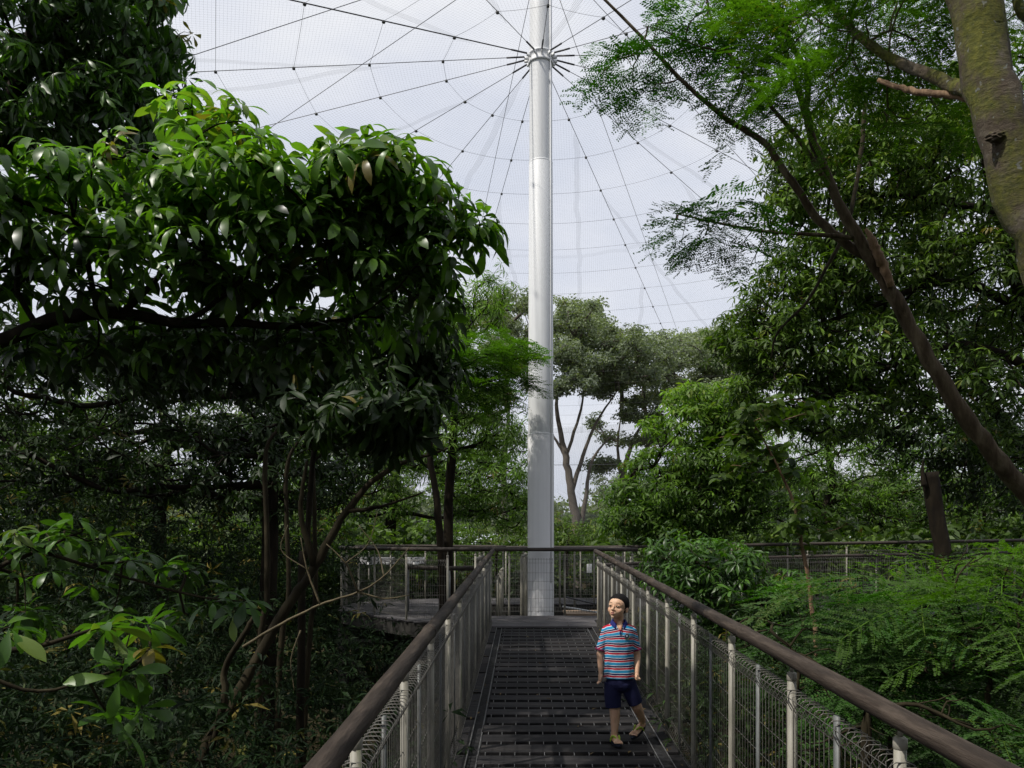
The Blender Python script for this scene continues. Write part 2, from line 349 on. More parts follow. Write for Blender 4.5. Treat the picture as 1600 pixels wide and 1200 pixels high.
def tree(name,label,cat,limbs,blobs,unit,leaf,bark,seed,group=None,per=3,off=.16,scale=1.0,tipr=.004,bf=.35,up=1.0,fan=False,
         shell=.55,dens=1.0,tintmu=.4,bare=0,trunk_name='trunk',loc=None,sides=6,maxr=.12,toptint=.25,twig=True,wide=False):
    """limbs: list of (points, radii); the first is the trunk. blobs: crown masses. One Empty > trunk, crown"""
    rng=np.random.default_rng(seed)
    base=np.array(limbs[0][0][0],float) if loc is None else np.array(loc,float)
    root=empty(name,base); tag(root,label,cat,group)
    S=[];SP=[];wood=MB()
    for li,(pp,rr) in enumerate(limbs):
        pp=np.array(pp,float); c=catmull(pp,5); r=np.interp(np.linspace(0,1,len(c)),np.linspace(0,1,len(rr)),rr)
        jit=rng.normal(0,1,c.shape)*r[:,None]*.12; jit[0]=0; c=c+jit
        wood.tube(c,r*(1+rng.normal(0,.03,len(c))),12 if max(rr)>.04 else 7,rng.uniform(.3,.7))
        k0=len(S)
        for i,q in enumerate(c):
            S.append(q); SP.append(-1 if i==0 else k0+i-1)
    A=ell(blobs,rng,shell,dens)
    pts,par,order=grow(S,SP,A,bf); ns=len(S); n=len(pts)
    load=np.zeros(n); child={}
    for i in reversed(order):
        load[i]+=1; load[par[i]]+=load[i]; child.setdefault(par[i],[]).append(i)
    rad=np.minimum(tipr*np.maximum(load,1)**.45,maxr)
    # chains
    starts=[(par[i],i) for i in order if par[i]<ns]
    stack=list(starts)
    while stack:
        p,i=stack.pop(); ch=[pts[p]]; rc=[min(rad[i]*1.1,maxr)]
        while True:
            a=ch[-1]; b=pts[i]; L=np.linalg.norm(b-a)
            mid=(a+b)/2+rng.normal(0,.05,3)*L; ch+= [mid,b]; rc+=[rad[i],rad[i]]
            cs=child.get(i,[])
            if not cs: break
            cs=sorted(cs,key=lambda q:-load[q])
            for q in cs[1:]: stack.append((i,q))
            i=cs[0]
        rc[-1]=tipr*.6
        c=np.array(ch); 
        if len(c)>2:
            c[1:-1]=(c[:-2]+2*c[1:-1]+c[2:])/4
            rc=np.array(rc)
        wood.tube(c,rc,4 if max(rc)<.012 else sides,rng.uniform(.3,.7),cap=False)
    lv=MB()
    tips=np.array(order)
    if bare: tips=tips[rng.uniform(0,1,len(tips))>bare]
    pos=[];ax=[];hd=[]
    zc=pts[tips][:,2]; zlo,zhi=zc.min(),zc.max()
    for i in tips:
        d=pts[i]-pts[par[i]]; L=np.linalg.norm(d); d=d/(L+1e-9)
        m=max(1,int(round(per*rng.uniform(.6,1.4))))
        for k in range(m):
            if k==0: q=pts[i]; a=d
            else:
                a=rng.normal(0,1,3); a[2]=abs(a[2])*.5+.1*up; a/=np.linalg.norm(a); a=a*.8+d*.5; a/=np.linalg.norm(a)
                o=pts[i]-(pts[i]-pts[par[i]])*rng.uniform(0,.6); q=o+a*off*rng.uniform(.5,1.3)
                if twig: wood.tube(np.array([o,(o+q)/2+rng.normal(0,.01,3),q]),[tipr*.7,tipr*.55,tipr*.4],3,.5,cap=False)
            pos.append(q); 
            if fan:
                h=a+rng.normal(0,.45,3); h[2]=h[2]*.5-.05; hd.append(h); ax.append(np.array([0,0,1.])+rng.normal(0,.2,3))
            else:
                ax.append(a*.7+np.array([0,0,up])+rng.normal(0,.3,3)); hd.append(rng.normal(0,1,3))
    pos=np.array(pos); hd=np.array(hd); ax=np.array(ax)
    if not wide:                                     # nothing grows through the railings of the bridge
        mg=.55*scale if unit=='frond' else .16
        keep=~((pos[:,0]>-.53-mg)&(pos[:,0]<1.17+mg)&(pos[:,1]<12.6)&(pos[:,2]<2.6))
        pos=pos[keep];hd=hd[keep];ax=ax[keep]
    n=len(pos)
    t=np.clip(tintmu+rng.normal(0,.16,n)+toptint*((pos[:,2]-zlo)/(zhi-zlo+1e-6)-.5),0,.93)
    t[rng.uniform(0,1,n)<.006]=1.0
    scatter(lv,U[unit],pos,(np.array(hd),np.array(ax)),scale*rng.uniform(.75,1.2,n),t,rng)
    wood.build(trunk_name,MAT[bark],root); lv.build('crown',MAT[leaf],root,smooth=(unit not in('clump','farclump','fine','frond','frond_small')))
    return root
# ================================================================== the walkway
LX,RX=-0.47,1.10                    # handrail centre lines
def railing_post(mb,cap,x,y,z,r=.0185,h=1.06,pin=.075):
    mb.tube([[x,y,z-.30],[x,y,z+.3],[x,y,z+h]],r,14)
    cap.lathe([(0,h+.014),(r*.7,h+.014),(r*1.12,h+.008),(r*1.12,h-.022),(r*1.02,h-.024)],(x,y,z),14)
    cap.tube([[x,y,z+h],[x,y,z+h+pin]],.0085,8)
def panel(mb,a,b,h=1.0,z0=.05,side=1.0,step=.05,r=.0023,roll=True,sides=3):
    "rolled-top welded mesh between two base points"
    a=np.array(a,float);b=np.array(b,float); d=b-a; L=np.linalg.norm(d[:2]); n=max(2,int(round(L/step)))
    pr=np.array([-d[1],d[0],0])/L*side; up=np.array([0,0,1.])
    top=[(0,h-.085),(.034,h-.035),(.036,h-.008),(.015,h),(-.022,h),(-.036,h-.008),(-.034,h-.035),(-.006,h-.085)] if roll else [(0,h)]
    bot=[(.0,z0+.085),(.034,z0+.03),(.03,z0),(-.03,z0),(-.034,z0+.03),(-.006,z0+.085)] if roll else [(0,z0)]
    for i in range(n+1):
        t=(i+.35)/(n+.7); base=a+d*t
        prof=bot[::-1]+top if roll else bot+top
        mb.tube([base+pr*u+up*w for u,w in prof],r,sides,.5,cap=False)
    zs=[z0+.09]+list(np.arange(z0+.24,h-.12,.15))+[h-.088]
    for w in zs: mb.tube([a+d*.01+up*w+pr*.004,b-d*.01+up*w+pr*.004],r,sides,.5,cap=False)
    if roll:
        for u,w in ((.036,h-.02),(-.036,h-.02),(.034,z0+.02),(-.034,z0+.02)):
            mb.tube([a+d*.01+up*w+pr*u,b-d*.01+up*w+pr*u],r,sides,.5,cap=False)
def make_railing(label,pts,rail_pts,cat='railing',rail_r=.0335,flatbars=True,group=None,side=1.0,rail_mat='wood_rail',proud=1.0,skip=(),step=.05):
    """pts: list of base points of the posts; panels between them"""
    root=empty('railing',(pts[0][0],pts[0][1],0)); tag(root,label,cat,group)
    for p in pts:
        m=MB();c=MB(); railing_post(m,c,p[0],p[1],p[2]); o=m.build('post',MAT['post'],root); c.build('post_cap',MAT['post'],o)
    for i in range(len(pts)-1):
        if i in skip: continue
        m=MB(); panel(m,pts[i],pts[i+1],side=side,step=step); m.build('mesh_panel',MAT['wire'],root)
        if flatbars:
            q=np.array(pts[i+1])*.5+np.array(pts[i])*.5
            m=MB(); d=np.array(pts[i+1])-np.array(pts[i]); ang=math.atan2(d[1],d[0])
            M=Matrix.Rotation(ang,3,'Z')
            m.box(q+np.array([0,0,.5]),(.035,.012,1.02),M); m.build('flat_bar',MAT['post_dark'],root)
    m=MB(); c=catmull(rail_pts,4) if len(rail_pts)>2 else np.linspace(rail_pts[0],rail_pts[1],40)
    rr=rail_r*(1+.03*np.sin(np.arange(len(c))*1.7)+.015*np.sin(np.arange(len(c))*4.1))
    m.tube(c,rr,18); hr=m.build('handrail',MAT[rail_mat],root)
    if len(rail_pts)==2:
        a_=np.array(rail_pts[0]);b_=np.array(rail_pts[1]); d_=(b_-a_)/np.linalg.norm(b_-a_)
        for t_ in (.35,.62,.9): 
            m=MB(); q_=a_+(b_-a_)*t_*.9; m.tube([q_-d_*.03,q_-d_*.026,q_+d_*.026,q_+d_*.03],[rail_r,rail_r+.0035,rail_r+.0035,rail_r],18); m.build('rail_joint',MAT[rail_mat],hr)
    return root
ys=[2.40+.97*k for k in range(-2,11)]
def bp(x,y): return (x,y,ramp(y)+.0)
# right and left side of the bridge
make_railing('timber topped mesh railing running beside the boy, on the side of his left hand',[bp(1.135,y) for y in ys],[(RX,.2,ramp(.2)+1.145),(RX,12.15,ramp(12.1)+1.155)],side=-1)
make_railing('shaded timber topped mesh railing on the side of the bridge away from the boy',[bp(-.505,y) for y in ys],[(LX,.2,ramp(.2)+1.15),(LX,12.15,ramp(12.1)+1.16)],side=1)
# vertical flat bars between the posts of the right railing are part of the railings above
# ---- deck of the bridge
m=MB(); rs=random.Random(3)
y=-1.2
while y<12.0:
    z=ramp(y); M=Matrix.Rotation(math.atan(.0362),3,'X')@Matrix.Rotation(rs.uniform(-.006,.006),3,'Y')
    m.box((.315+rs.uniform(-.008,.008),y+.098,z-.014+rs.uniform(-.003,.003)),(1.27+rs.uniform(-.02,.02),.196,.026),M,rs.random(),bev=.004)
    y+=.27
o=m.build('walkway_deck',MAT['deck'],smooth=False); tag(o,kind='structure')
m=MB()
M=Matrix.Rotation(math.atan(.0362),3,'X')
y=-1.2
while y<12.0:                       # upright bars that show in the slots
    for i in range(-5,7):
        x=.315+(i-.5)*.108
        m.box((x,y+.233,ramp(y+.23)-.016),(.005,.072,.022),M)
    y+=.27
o=m.build('slot_bars',MAT['tick'],smooth=False); tag(o,kind='structure')
m=MB()
for y in np.arange(-1.2,12.1,.034):
    m.box((.315,y,ramp(y)-.040),(1.72,.006,.018),M)
for x in np.arange(-.54,1.18,.1): m.box((x,5.45,ramp(5.45)-.045),(.006,13.3,.024),M)
o=m.build('walkway_grating',MAT['grate'],smooth=False); tag(o,kind='structure')
m=MB()
for x in (-.405,1.04): m.tube([[x,-1.2,ramp(-1.2)+.004],[x,12.05,ramp(12.05)+.004]],.005,5)
for x in (-.33,.965): m.tube([[x,-1.2,ramp(-1.2)-.012],[x,12.05,ramp(12.05)-.012]],.005,5)
o=m.build('walkway_edge_bars',MAT['tick'],smooth=False); tag(o,kind='structure')
m=MB(); y=-1.0
while y<12.0:
    for x in (-.455,1.09): m.box((x,y+.47,ramp(y+.47)-.012),(.085,.90,.022),M,rs.random(),bev=.003)
    y+=.97
o=m.build('walkway_edge_boards',MAT['deck'],smooth=False); tag(o,kind='structure')
m=MB()
for x in (-.50,.315,1.13): m.box((x,5.45,ramp(5.45)-.20),(.09,13.3,.26),M)
for y in np.arange(-.8,12,1.9): m.box((.315,y,ramp(y)-.19),(1.62,.07,.16))
o=m.build('walkway_beams',MAT['post_dark'],smooth=False); tag(o,kind='structure')

# ---- round platform (octagonal) with a hole for the mast
Z=DECK
outer=[(-.505,12.15),(-1.92,13.05),(-2.62,14.0),(-3.45,15.1),(-3.62,16.3),(-2.95,17.7),(-1.6,18.0),(-.3,18.1),(1.3,18.1),(2.9,18.0)]
m=MB()
def in_plat(x,y):
    xl=np.interp(y,[12.1,13.05,14.0,15.1,16.3,17.7,18.0],[-.55,-1.97,-2.7,-3.52,-3.70,-3.02,-1.7])
    return xl
hole=(-.80,1.85,13.93,16.35)
y=12.12
while y<18.05:
    xl=in_plat(0,y+.05); xr=1.16 if y<13.0 else np.interp(y,[13,14.2,15,18],[1.6,3.0,3.6,3.6])
    segs=[(xl,xr)]
    if hole[2]-.1<y<hole[3]: segs=[(xl,hole[0]),(hole[1],xr)]
    for a,b in segs:
        x=a
        while x<b-.02:
            e=min(b,x+rs.uniform(1.6,2.6)); m.box(((x+e)/2,y+.046,Z-.014+rs.uniform(-.002,.002)),(e-x-.004,.088,.028),None,rs.random(),bev=.003); x=e
    y+=.095
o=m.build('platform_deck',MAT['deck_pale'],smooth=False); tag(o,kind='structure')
m=MB()
def beam(m,a,b,w,h,z):
    a=np.array([*a,0.]);b=np.array([*b,0.]);d=b-a; m.box((a+b)/2+np.array([0,0,z]),(np.linalg.norm(d)+w*.0,w,h),Matrix.Rotation(math.atan2(d[1],d[0]),3,'Z'))
for a,b in zip(outer[:-1],outer[1:]): beam(m,a,b,.06,.22,Z-.15)
for a,b in (((hole[0]-.04,hole[2]-.05),(hole[1]+.04,hole[2]-.05)),((hole[0]-.04,hole[3]+.05),(hole[1]+.04,hole[3]+.05)),((hole[0]-.05,hole[2]),(hole[0]-.05,hole[3])),((hole[1]+.05,hole[2]),(hole[1]+.05,hole[3]))): beam(m,a,b,.08,.2,Z-.155)
for y in (12.9,15.2,17.2): beam(m,(in_plat(0,y),y),(hole[0]-.1 if y>13.9 else 1.1,y),.12,.2,Z-.36)
o=m.build('platform_beams',MAT['concrete'],smooth=False); tag(o,kind='structure')
pz=lambda q:(q[0],q[1],Z)
RZ=Z+1.145
mk=make_railing
mk('railing on the far left edge of the round platform, past the bare hand bar',[pz(q) for q in [(-1.20,12.6),(-1.92,13.05),(-2.62,14.0),(-3.0,14.5),(-3.45,15.1),(-3.62,16.3),(-3.3,17.0),(-2.95,17.7),(-2.2,17.85),(-1.55,18.0),(-.9,18.05)]],
   [(-.5,12.15,RZ+.03),(-1.2,12.6,RZ+.02),(-1.92,13.05,RZ+.02),(-2.62,14.0,RZ+.02),(-3.45,15.1,RZ+.02),(-3.62,16.3,RZ+.03),(-2.95,17.7,RZ+.04),(-1.55,18.0,RZ+.03),(-.4,18.1,RZ+.02)],side=1,rail_mat='wood_rail_x',rail_r=.034,flatbars=False)
mk('straight railing across the end of the bridge, in front of the steel mast',[pz((x,13.92)) for x in (-.84,-.25,.62+.1,1.35,1.90)],
   [(-.95,13.92,RZ),(.5,13.92,RZ+.004),(2.0,13.92,RZ)],side=1,rail_mat='wood_rail_x',rail_r=.033,flatbars=False)
mk('railing round the far side of the hole the mast stands in',[pz(q) for q in ((-.84,13.98),(-.84,15.2),(-.84,16.38),(-.42,16.38),(0,16.38),(.75,16.38),(1.05,16.38),(1.45,16.38),(1.90,16.38),(1.90,15.2))],
   [(-.84,14.0,RZ),(-.84,15.3,RZ),(-.80,16.34,RZ),(.5,16.38,RZ),(1.86,16.34,RZ),(1.9,15.2,RZ),(1.9,14.0,RZ)],side=1,rail_mat='wood_rail_x',rail_r=.033,flatbars=False)
# the walkway that leaves to the right
arc=[(-.4,18.1),(.4,18.15),(1.3,18.2),(2.3,18.1),(3.4,17.8),(4.6,17.6),(5.8,17.5),(7.1,17.5),(8.4,17.5),(9.8,17.6),(11.2,17.7),(12.8,17.9),(14.6,18.1)]
def az(x): return Z+max(0,(x-1.5))*.017
mk('long curving far railing of the walkway that leaves past the broken trunk',[(x,y,az(x)) for x,y in arc],[(x,y,az(x)+1.15) for x,y in arc],side=1,rail_mat='wood_rail_x',rail_r=.036,flatbars=False)
near=[(1.15,12.2),(1.75,13.0),(2.9,14.0),(4.2,15.3),(5.6,15.7),(7.0,15.8),(8.4,15.85),(9.8,15.9),(11.2,16.0),(12.8,16.2),(14.6,16.4)]
mk('near railing of the walkway that leaves behind the dark glossy shrub',[(x,y,az(x)-.1) for x,y in near],[(x,y,az(x)-.1+1.02) for x,y in near],side=1,rail_mat='wood_rail_x',rail_r=.030,flatbars=False)
m=MB()
for i in range(150):
    t=3.3+i*.078*1.0
    x=t; yn=np.interp(x,[q[0] for q in near],[q[1] for q in near]); yf=np.interp(x,[q[0] for q in arc],[q[1] for q in arc])
    m.box((x,(yn+yf)/2,az(x)-.02-.004),(.07,yf-yn+.05,.028),None,rs.random(),bev=.003)
o=m.build('far_walkway_deck',MAT['deck'],smooth=False); tag(o,kind='structure')
m=MB()
for L,dz in ((near,-.18),(arc,-.18)):
    for a,b in zip(L[2:-1],L[3:]): beam(m,a,b,.07,.24,az((a[0]+b[0])/2)+dz)
o=m.build('far_walkway_beams',MAT['post_dark'],smooth=False); tag(o,kind='structure')
# hand bar on the platform
t=empty('leaning_bar',(-1.9,15.2,Z)); tag(t,'low round timber bar on two slim posts inside the platform railing','leaning bar')
m=MB(); m.tube([P(634,886,14.6),P(690,888,14.6),P(746,888,14.6)],.042,14); m.build('bar',MAT['wood_rail_x'],t)
for px in (637,702):
    q=P(px,888,14.6); m=MB(); m.tube([[q[0],q[1],Z-.02],[q[0],q[1],q[2]-.02]],.026,10); m.build('leg',MAT['post_dark'],t)
# notice boards along the far rail
for i,(px,lab) in enumerate(((577,'grey tilted notice board on the far platform rail, nearest the rail corner'),(603,'grey tilted notice board on the far platform rail, second from the rail corner'),(649,'grey tilted notice board on the far platform rail, above the round bar'))):
    q=P(px,876,17.75 if i else 17.0); t=empty('notice_board',q); tag(t,lab,'notice board','tilted notice boards')
    m=MB(); m.box(q,(.42,.03,.17),Matrix.Rotation(-.5,3,'X'),bev=.006); bo=m.build('board',MAT['panel'],t)
    m=MB(); m.box(q+np.array([.02,-.05,-.06]),(.12,.004,.06),Matrix.Rotation(-.5,3,'X')); m.build('paper',MAT['white'],bo)
    m=MB(); m.tube([q,[q[0],q[1]+.03,q[2]-.2]],.012,6); m.build('bracket',MAT['post_dark'],t)
q=P(921,888,18.0); t=empty('rail_sign',q); tag(t,'small white sign tied to the far rail just right of the mast','sign')
m=MB(); m.box(q,(.12,.012,.2),None,bev=.004); m.build('plate',MAT['white'],t)
# things in the hole
t=empty('mast_plinth',(.35,14.6,Z-.2)); tag(t,'sunlit brown plank staging in the hole right of the mast foot','staging')
for k in range(5):
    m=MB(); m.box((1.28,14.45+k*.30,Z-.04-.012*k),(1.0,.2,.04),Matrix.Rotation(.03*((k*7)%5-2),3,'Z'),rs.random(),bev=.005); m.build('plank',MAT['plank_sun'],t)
for k,(a,b) in enumerate((((.75,14.2,Z+.30),(1.7,14.5,Z+.06)),((.7,14.3,Z+.12),(1.5,14.35,Z-.02)))):
    m=MB(); m.tube([a,b],.016,8); m.build('stay_rod',MAT['white' if k else 'cable'],t)
t=empty('pipe_cluster',(.1,15.6,Z)); tag(t,'cluster of pale upright conduits just left of the mast foot','conduits')
for x,y,h in ((-.03,14.55,1.0),(.05,14.5,.98),(.0,14.8,1.02),(-.50,15.4,.62),(-.44,15.4,.72)):
    m=MB(); m.tube([[x,y,Z-.5],[x,y,Z+h]],.032,10); m.tube([[x,y,Z+h],[x+.05,y+.05,Z+h+.04]],.03,10); m.build('conduit',MAT['post'],t)
# trestles under the platform
def trestle(px0,px1,Y,label):
    a=P(px0,990,Y);b=P(px1,990,Y)
    t=empty('trestle',((a[0]+b[0])/2,Y,-6)); tag(t,label,'trestle','timber trestles under the platform')
    for q in (a,b):
        for dy in (0,1.1):
            m=MB(); m.tube([[q[0],Y+dy,-6.1],[q[0]+.02,Y+dy,-2],[q[0],Y+dy,Z-.3]],.10,12); m.build('leg',MAT['concrete'],t)
    for z in (Z-.55,-1.6,-3.6):
        m=MB(); m.tube([[a[0],Y-.11,z],[b[0],Y-.11,z+.03]],.06,10); m.build('cross_bar',MAT['concrete'],t)
    m=MB(); m.tube([[a[0],Y-.15,Z-.6],[b[0],Y-.15,-1.5]],.045,8); m.build('brace',MAT['concrete'],t)
    m=MB(); m.tube([[b[0],Y+1.2,Z-.6],[a[0],Y+1.2,-1.5]],.045,8); m.build('brace',MAT['concrete'],t)
trestle(536,625,14.6,'timber trestle with cross braces under the left edge of the platform')
trestle(655,735,14.0,'timber trestle under the platform close to the bridge end')
trestle(1010,1110,15.0,'timber trestle under the start of the walkway leaving behind the shrub')

# ================================================================== mast
MX,MY=.31,14.3
def zt(r): return 10.45-.145*r
mast=empty('steel_mast',(MX,MY,-6)); tag(mast,'tall pale round steel mast that carries the aviary net','mast')
def zpx(py): return EYE+(845-py)/F*MY
m=MB(); m.lathe([(.236,-6),(.236,zpx(680)),(.228,zpx(680)+.02)],(MX,MY,0),64); m.build('lower_section',MAT['mast_low'],mast)
m=MB(); m.lathe([(.226,zpx(680)),(.214,zpx(256)),(.204,zpx(256)+.02)],(MX,MY,0),64); m.build('middle_section',MAT['mast'],mast)
m=MB(); m.lathe([(.206,zpx(256)),(.200,11.2),(.196,13.6),(.0,13.65)],(MX,MY,0),64); m.build('upper_section',MAT['mast'],mast)
for z,r in ((zpx(256),.216),(zpx(680),.2375)):
    m=MB(); m.lathe([(r-.01,z-.025),(r-.001,z-.012),(r-.001,z+.012),(r-.02,z+.025)],(MX,MY,0),64); m.build('weld_ring',MAT['mast'],mast)
m=MB(); m.tube([[MX+.175,MY-.155,1.0],[MX+.172,MY-.15,6],[MX+.16,MY-.14,13.4]],.013,8); m.build('conduit',MAT['mast'],mast)
m=MB(); m.lathe([(.20,10.28),(.226,10.29),(.226,10.33),(.212,10.335),(.212,10.44),(.226,10.445),(.226,10.48),(.2,10.49)],(MX,MY,0),48)
AZ=[-155.5,-123,-99.5,-80,-55,-32,-11,20,43,59.5,80,106,127,146,177.5]
cl=m.build('cable_collar',MAT['mast'],mast)
m=MB(); m.lathe([(.19,12.3),(.235,12.32),(.235,12.5),(.19,12.52)],(MX,MY,0),48); m.build('stay_collar',MAT['mast'],mast)
for i,a in enumerate(AZ):
    s,c=math.sin(R(a)),math.cos(R(a)); m=MB()
    m.box((MX+s*.255,MY+c*.255,10.39),(.014,.09,.06),Matrix.Rotation(-R(a),3,'Z')); m.build('lug',MAT['mast'],cl)

# ================================================================== net roof
net=empty('aviary_net',(MX,MY,10.4)); tag(net,'wide draped aviary net on radial and ring cables round the mast','net')
RR=[1.75+1.27*k for k in range(18)]; RR=[.45]+RR
def np3(az_,r,sag=0): return np.array([MX+r*math.sin(az_),MY+r*math.cos(az_),zt(r)-sag])
for i,a in enumerate(AZ):
    m=MB(); k=MB()
    rr=np.linspace(.30,RR[-1]+.1,34); m.tube([np3(R(a),q) for q in rr],.0058 if a!=-123 else .010,5)
    m.tube([np3(R(a),.30),np3(R(a),.62)],.015,8)
    o=m.build('radial_cable',MAT['cable'],net)
    for q in RR[1:]:
        p=np3(R(a),q); k=MB(); k.box(p-np.array([0,0,.018]),(.048,.048,.036),Matrix.Rotation(-R(a),3,'Z'),bev=.008)
        k.build('cable_clamp',MAT['clamp'],o)
sect=list(zip(AZ,AZ[1:]+[AZ[0]+360]))
for q in RR[1:]:
    m=MB()
    for a,b in sect:
        p0,p1=np3(R(a),q),np3(R(b),q); L=np.linalg.norm(p1-p0)
        pts=[p0+(p1-p0)*t-np.array([0,0,.10*L*t*(1-t)]) for t in np.linspace(0,1,7)]
        m.tube(pts,.0028,4,cap=False)
    m.build('ring_cable',MAT['cable'],net)
# the netting between the cables; UV = metres across / along each sector
def netmat(base=.004,colr=.20,amp=.18,name='knotted_net'):
    m,nt,out=newmat(name); uv=nt.nodes.new('ShaderNodeUVMap'); uv.uv_map='UVMap'
    sx=nt.nodes.new('ShaderNodeSeparateXYZ'); nt.links.new(uv.outputs[0],sx.inputs[0])
    def M_(op,a,b=None,c=None):
        n=nt.nodes.new('ShaderNodeMath'); n.operation=op
        for i,v in enumerate((a,b,c)):
            if v is None: continue
            if isinstance(v,bpy.types.NodeSocket): nt.links.new(v,n.inputs[i])
            else: n.inputs[i].default_value=v
        return n.outputs[0]
    u,v=sx.outputs[0],sx.outputs[1]
    def lines(x,per,w): return M_('LESS_THAN',M_('FRACT',M_('DIVIDE',x,per)),w/per)
    wires=M_('MAXIMUM',lines(u,.055,.0042),lines(v,.055,.0042))
    nz=noise(nt,.35,2); uw=M_('ADD',u,M_('MULTIPLY',nz,.5))
    seam=lines(uw,1.85,.12); seamv=lines(M_('ADD',v,M_('MULTIPLY',nz,1.2)),7.3,.15)
    w2=lines(u,.030,.010)
    seamA=M_('MULTIPLY',M_('MAXIMUM',seam,M_('MULTIPLY',seamv,.6)),M_('ADD',.07,M_('MULTIPLY',w2,amp)))
    a=M_('MAXIMUM',M_('ADD',M_('MULTIPLY',wires,.27),base),seamA)
    d=N(nt,'ShaderNodeBsdfDiffuse'); d.inputs[0].default_value=(colr,colr*1.04,colr*1.08,1)
    t=nt.nodes.new('ShaderNodeBsdfTransparent'); mx=nt.nodes.new('ShaderNodeMixShader')
    nt.links.new(a,mx.inputs[0]); nt.links.new(t.outputs[0],mx.inputs[1]); nt.links.new(d.outputs[0],mx.inputs[2]); nt.links.new(mx.outputs[0],out.inputs[0])
    return m
MAT['net']=netmat(); MAT['net_edge']=netmat(.13,.42,.30,'gathered_net')
def ruled(mb,uvs,A,B,uvf,nu,nv):
    n0=mb.n; V=[];
    for i in range(nu+1):
        for j in range(nv+1):
            p=A(i/nu)*(1-j/nv)+B(i/nu)*(j/nv); V.append(p); uvs.append(uvf(p))
    f=[[i*(nv+1)+j,(i+1)*(nv+1)+j,(i+1)*(nv+1)+j+1,i*(nv+1)+j+1] for i in range(nu) for j in range(nv)]
    mb.add(np.array(V),f)
for a,b in sect:
    m=MB(); uvs=[]; mid=R((a+b)/2)
    e1=np.array([math.sin(mid),math.cos(mid),0]); e2=np.array([math.cos(mid),-math.sin(mid),0])
    o0=np.array([MX,MY,0])
    def pt(r,t):
        p0,p1=np3(R(a),r),np3(R(b),r); p=p0+(p1-p0)*t; L=np.linalg.norm(p1-p0)
        return p-np.array([0,0,.05+.10*L*t*(1-t)*(1 if True else 0)])*(0.0 if r<.5 else 1)
    n0=0; V=[]; nu,nv=24,6
    for i in range(nu+1):
        r=.28+(RR[-1]-.28)*(i/nu)
        for j in range(nv+1):
            p=pt(r,j/nv); V.append(p); uvs.append((np.dot(p-o0,e2)+9+a*.05,np.dot(p-o0,e1)))
    f=[[i*(nv+1)+j,(i+1)*(nv+1)+j,(i+1)*(nv+1)+j+1,i*(nv+1)+j+1] for i in range(nu) for j in range(nv)]
    m.add(np.array(V),f); m.build('net_panel',MAT['net'],net,uv=np.array(uvs))
# outer skirt of the net, coming down to its edge
m=MB(); uvs=[]; V=[]; nu=60
for i in range(nu+1):
    a=R(-150+300*i/nu); r0=RR[-1]
    for j,(dr,dz) in enumerate(((0,0),(2.2,-.45),(4.6,-1.2),(6.8,-2.6),(8.0,-4.6))):
        p=np.array([MX+(r0+dr)*math.sin(a),MY+(r0+dr)*math.cos(a),zt(r0)+dz-.1+.25*abs(math.sin(i*.63+j))]); V.append(p); uvs.append((a*(r0+dr)*.6,r0+dr*1.3+3*dz*.2+j*.3*math.sin(i*.5)))
f=[[i*5+j,(i+1)*5+j,(i+1)*5+j+1,i*5+j+1] for i in range(nu) for j in range(4)]
m.add(np.array(V),f); m.build('net_skirt',MAT['net_edge'],net,uv=np.array(uvs))
m=MB(); m.tube([np.array([MX+(RR[-1]+4.6)*math.sin(R(q)),MY+(RR[-1]+4.6)*math.cos(R(q)),zt(RR[-1])-1.3]) for q in range(-150,151,6)],.012,5); m.build('edge_cable',MAT['cable'],net)
# straight stays from the mast top
TOP=np.array([MX,MY,12.42])
for a,b,lab in ((P(735,430,27),None,'thin steel stay falling steeply just left of the mast'),
            (P(1062,528,40),None,'thin steel stay falling steeply just right of the mast, to the far tree tops'),
            (P(1260,360,20),None,'thin steel stay falling at a slant right of the mast, behind the feathery twigs'),
            (P(415,205,16),None,'thin steel stay slanting down from the mast to the rosette leaves'),
            (P(240,107,12.6),None,'flattest of the thin steel stays, crossing the net to the top corner tree')):
    t=empty('stay_cable',TOP); tag(t,lab,'stay cable','steel stays from the mast top')
    d=a-TOP; e=TOP+d*2.2; d/=np.linalg.norm(d); st=TOP+np.array([d[0],d[1],0])/np.linalg.norm(d[:2])*.21
    m=MB(); m.tube([st,a,e],.006,5); m.build('wire_rope',MAT['cable'],t)
    m=MB(); m.tube([st,st+d*.5],.02,8); m.build('turnbuckle',MAT['clamp'],t)

# a few fallen leaves on the boards
m=MB(); rf=np.random.default_rng(77); n=170
xx=np.where(rf.uniform(0,1,n)<.5,rf.uniform(-.42,1.05,n),rf.choice([-.44,1.08],n)+rf.normal(0,.04,n)); yy=rf.uniform(2.2,13.6,n); z=np.array([ramp(v)+.004 if v<12.1 else DECK+.004 for v in yy])
Vl,Fl=leafstrip(np.array([-.03,0,0]),(1,0,.02),.06,.02,.5,3,.3)
scatter(m,[(Vl,Fl,np.zeros(len(Fl)))],np.stack([xx,yy,z],1),(np.stack([rf.normal(0,1,n),rf.normal(0,1,n),rf.normal(0,.1,n)],1),np.stack([rf.normal(0,.15,n),rf.normal(0,.15,n),np.ones(n)],1)),rf.uniform(.5,1.3,n),np.clip(rf.uniform(0,1,n),0,.9),rf)
o=m.build('fallen_leaves',MAT['litter']); tag(o,kind='stuff')
# ================================================================== vegetation
def L(pts,*r):      # limb from (px,py,Y) points
    return ([P(*q) for q in pts],list(r))
def G(px,py,Y,z=-6.2):
    q=P(px,py,Y); q[2]=z; return q
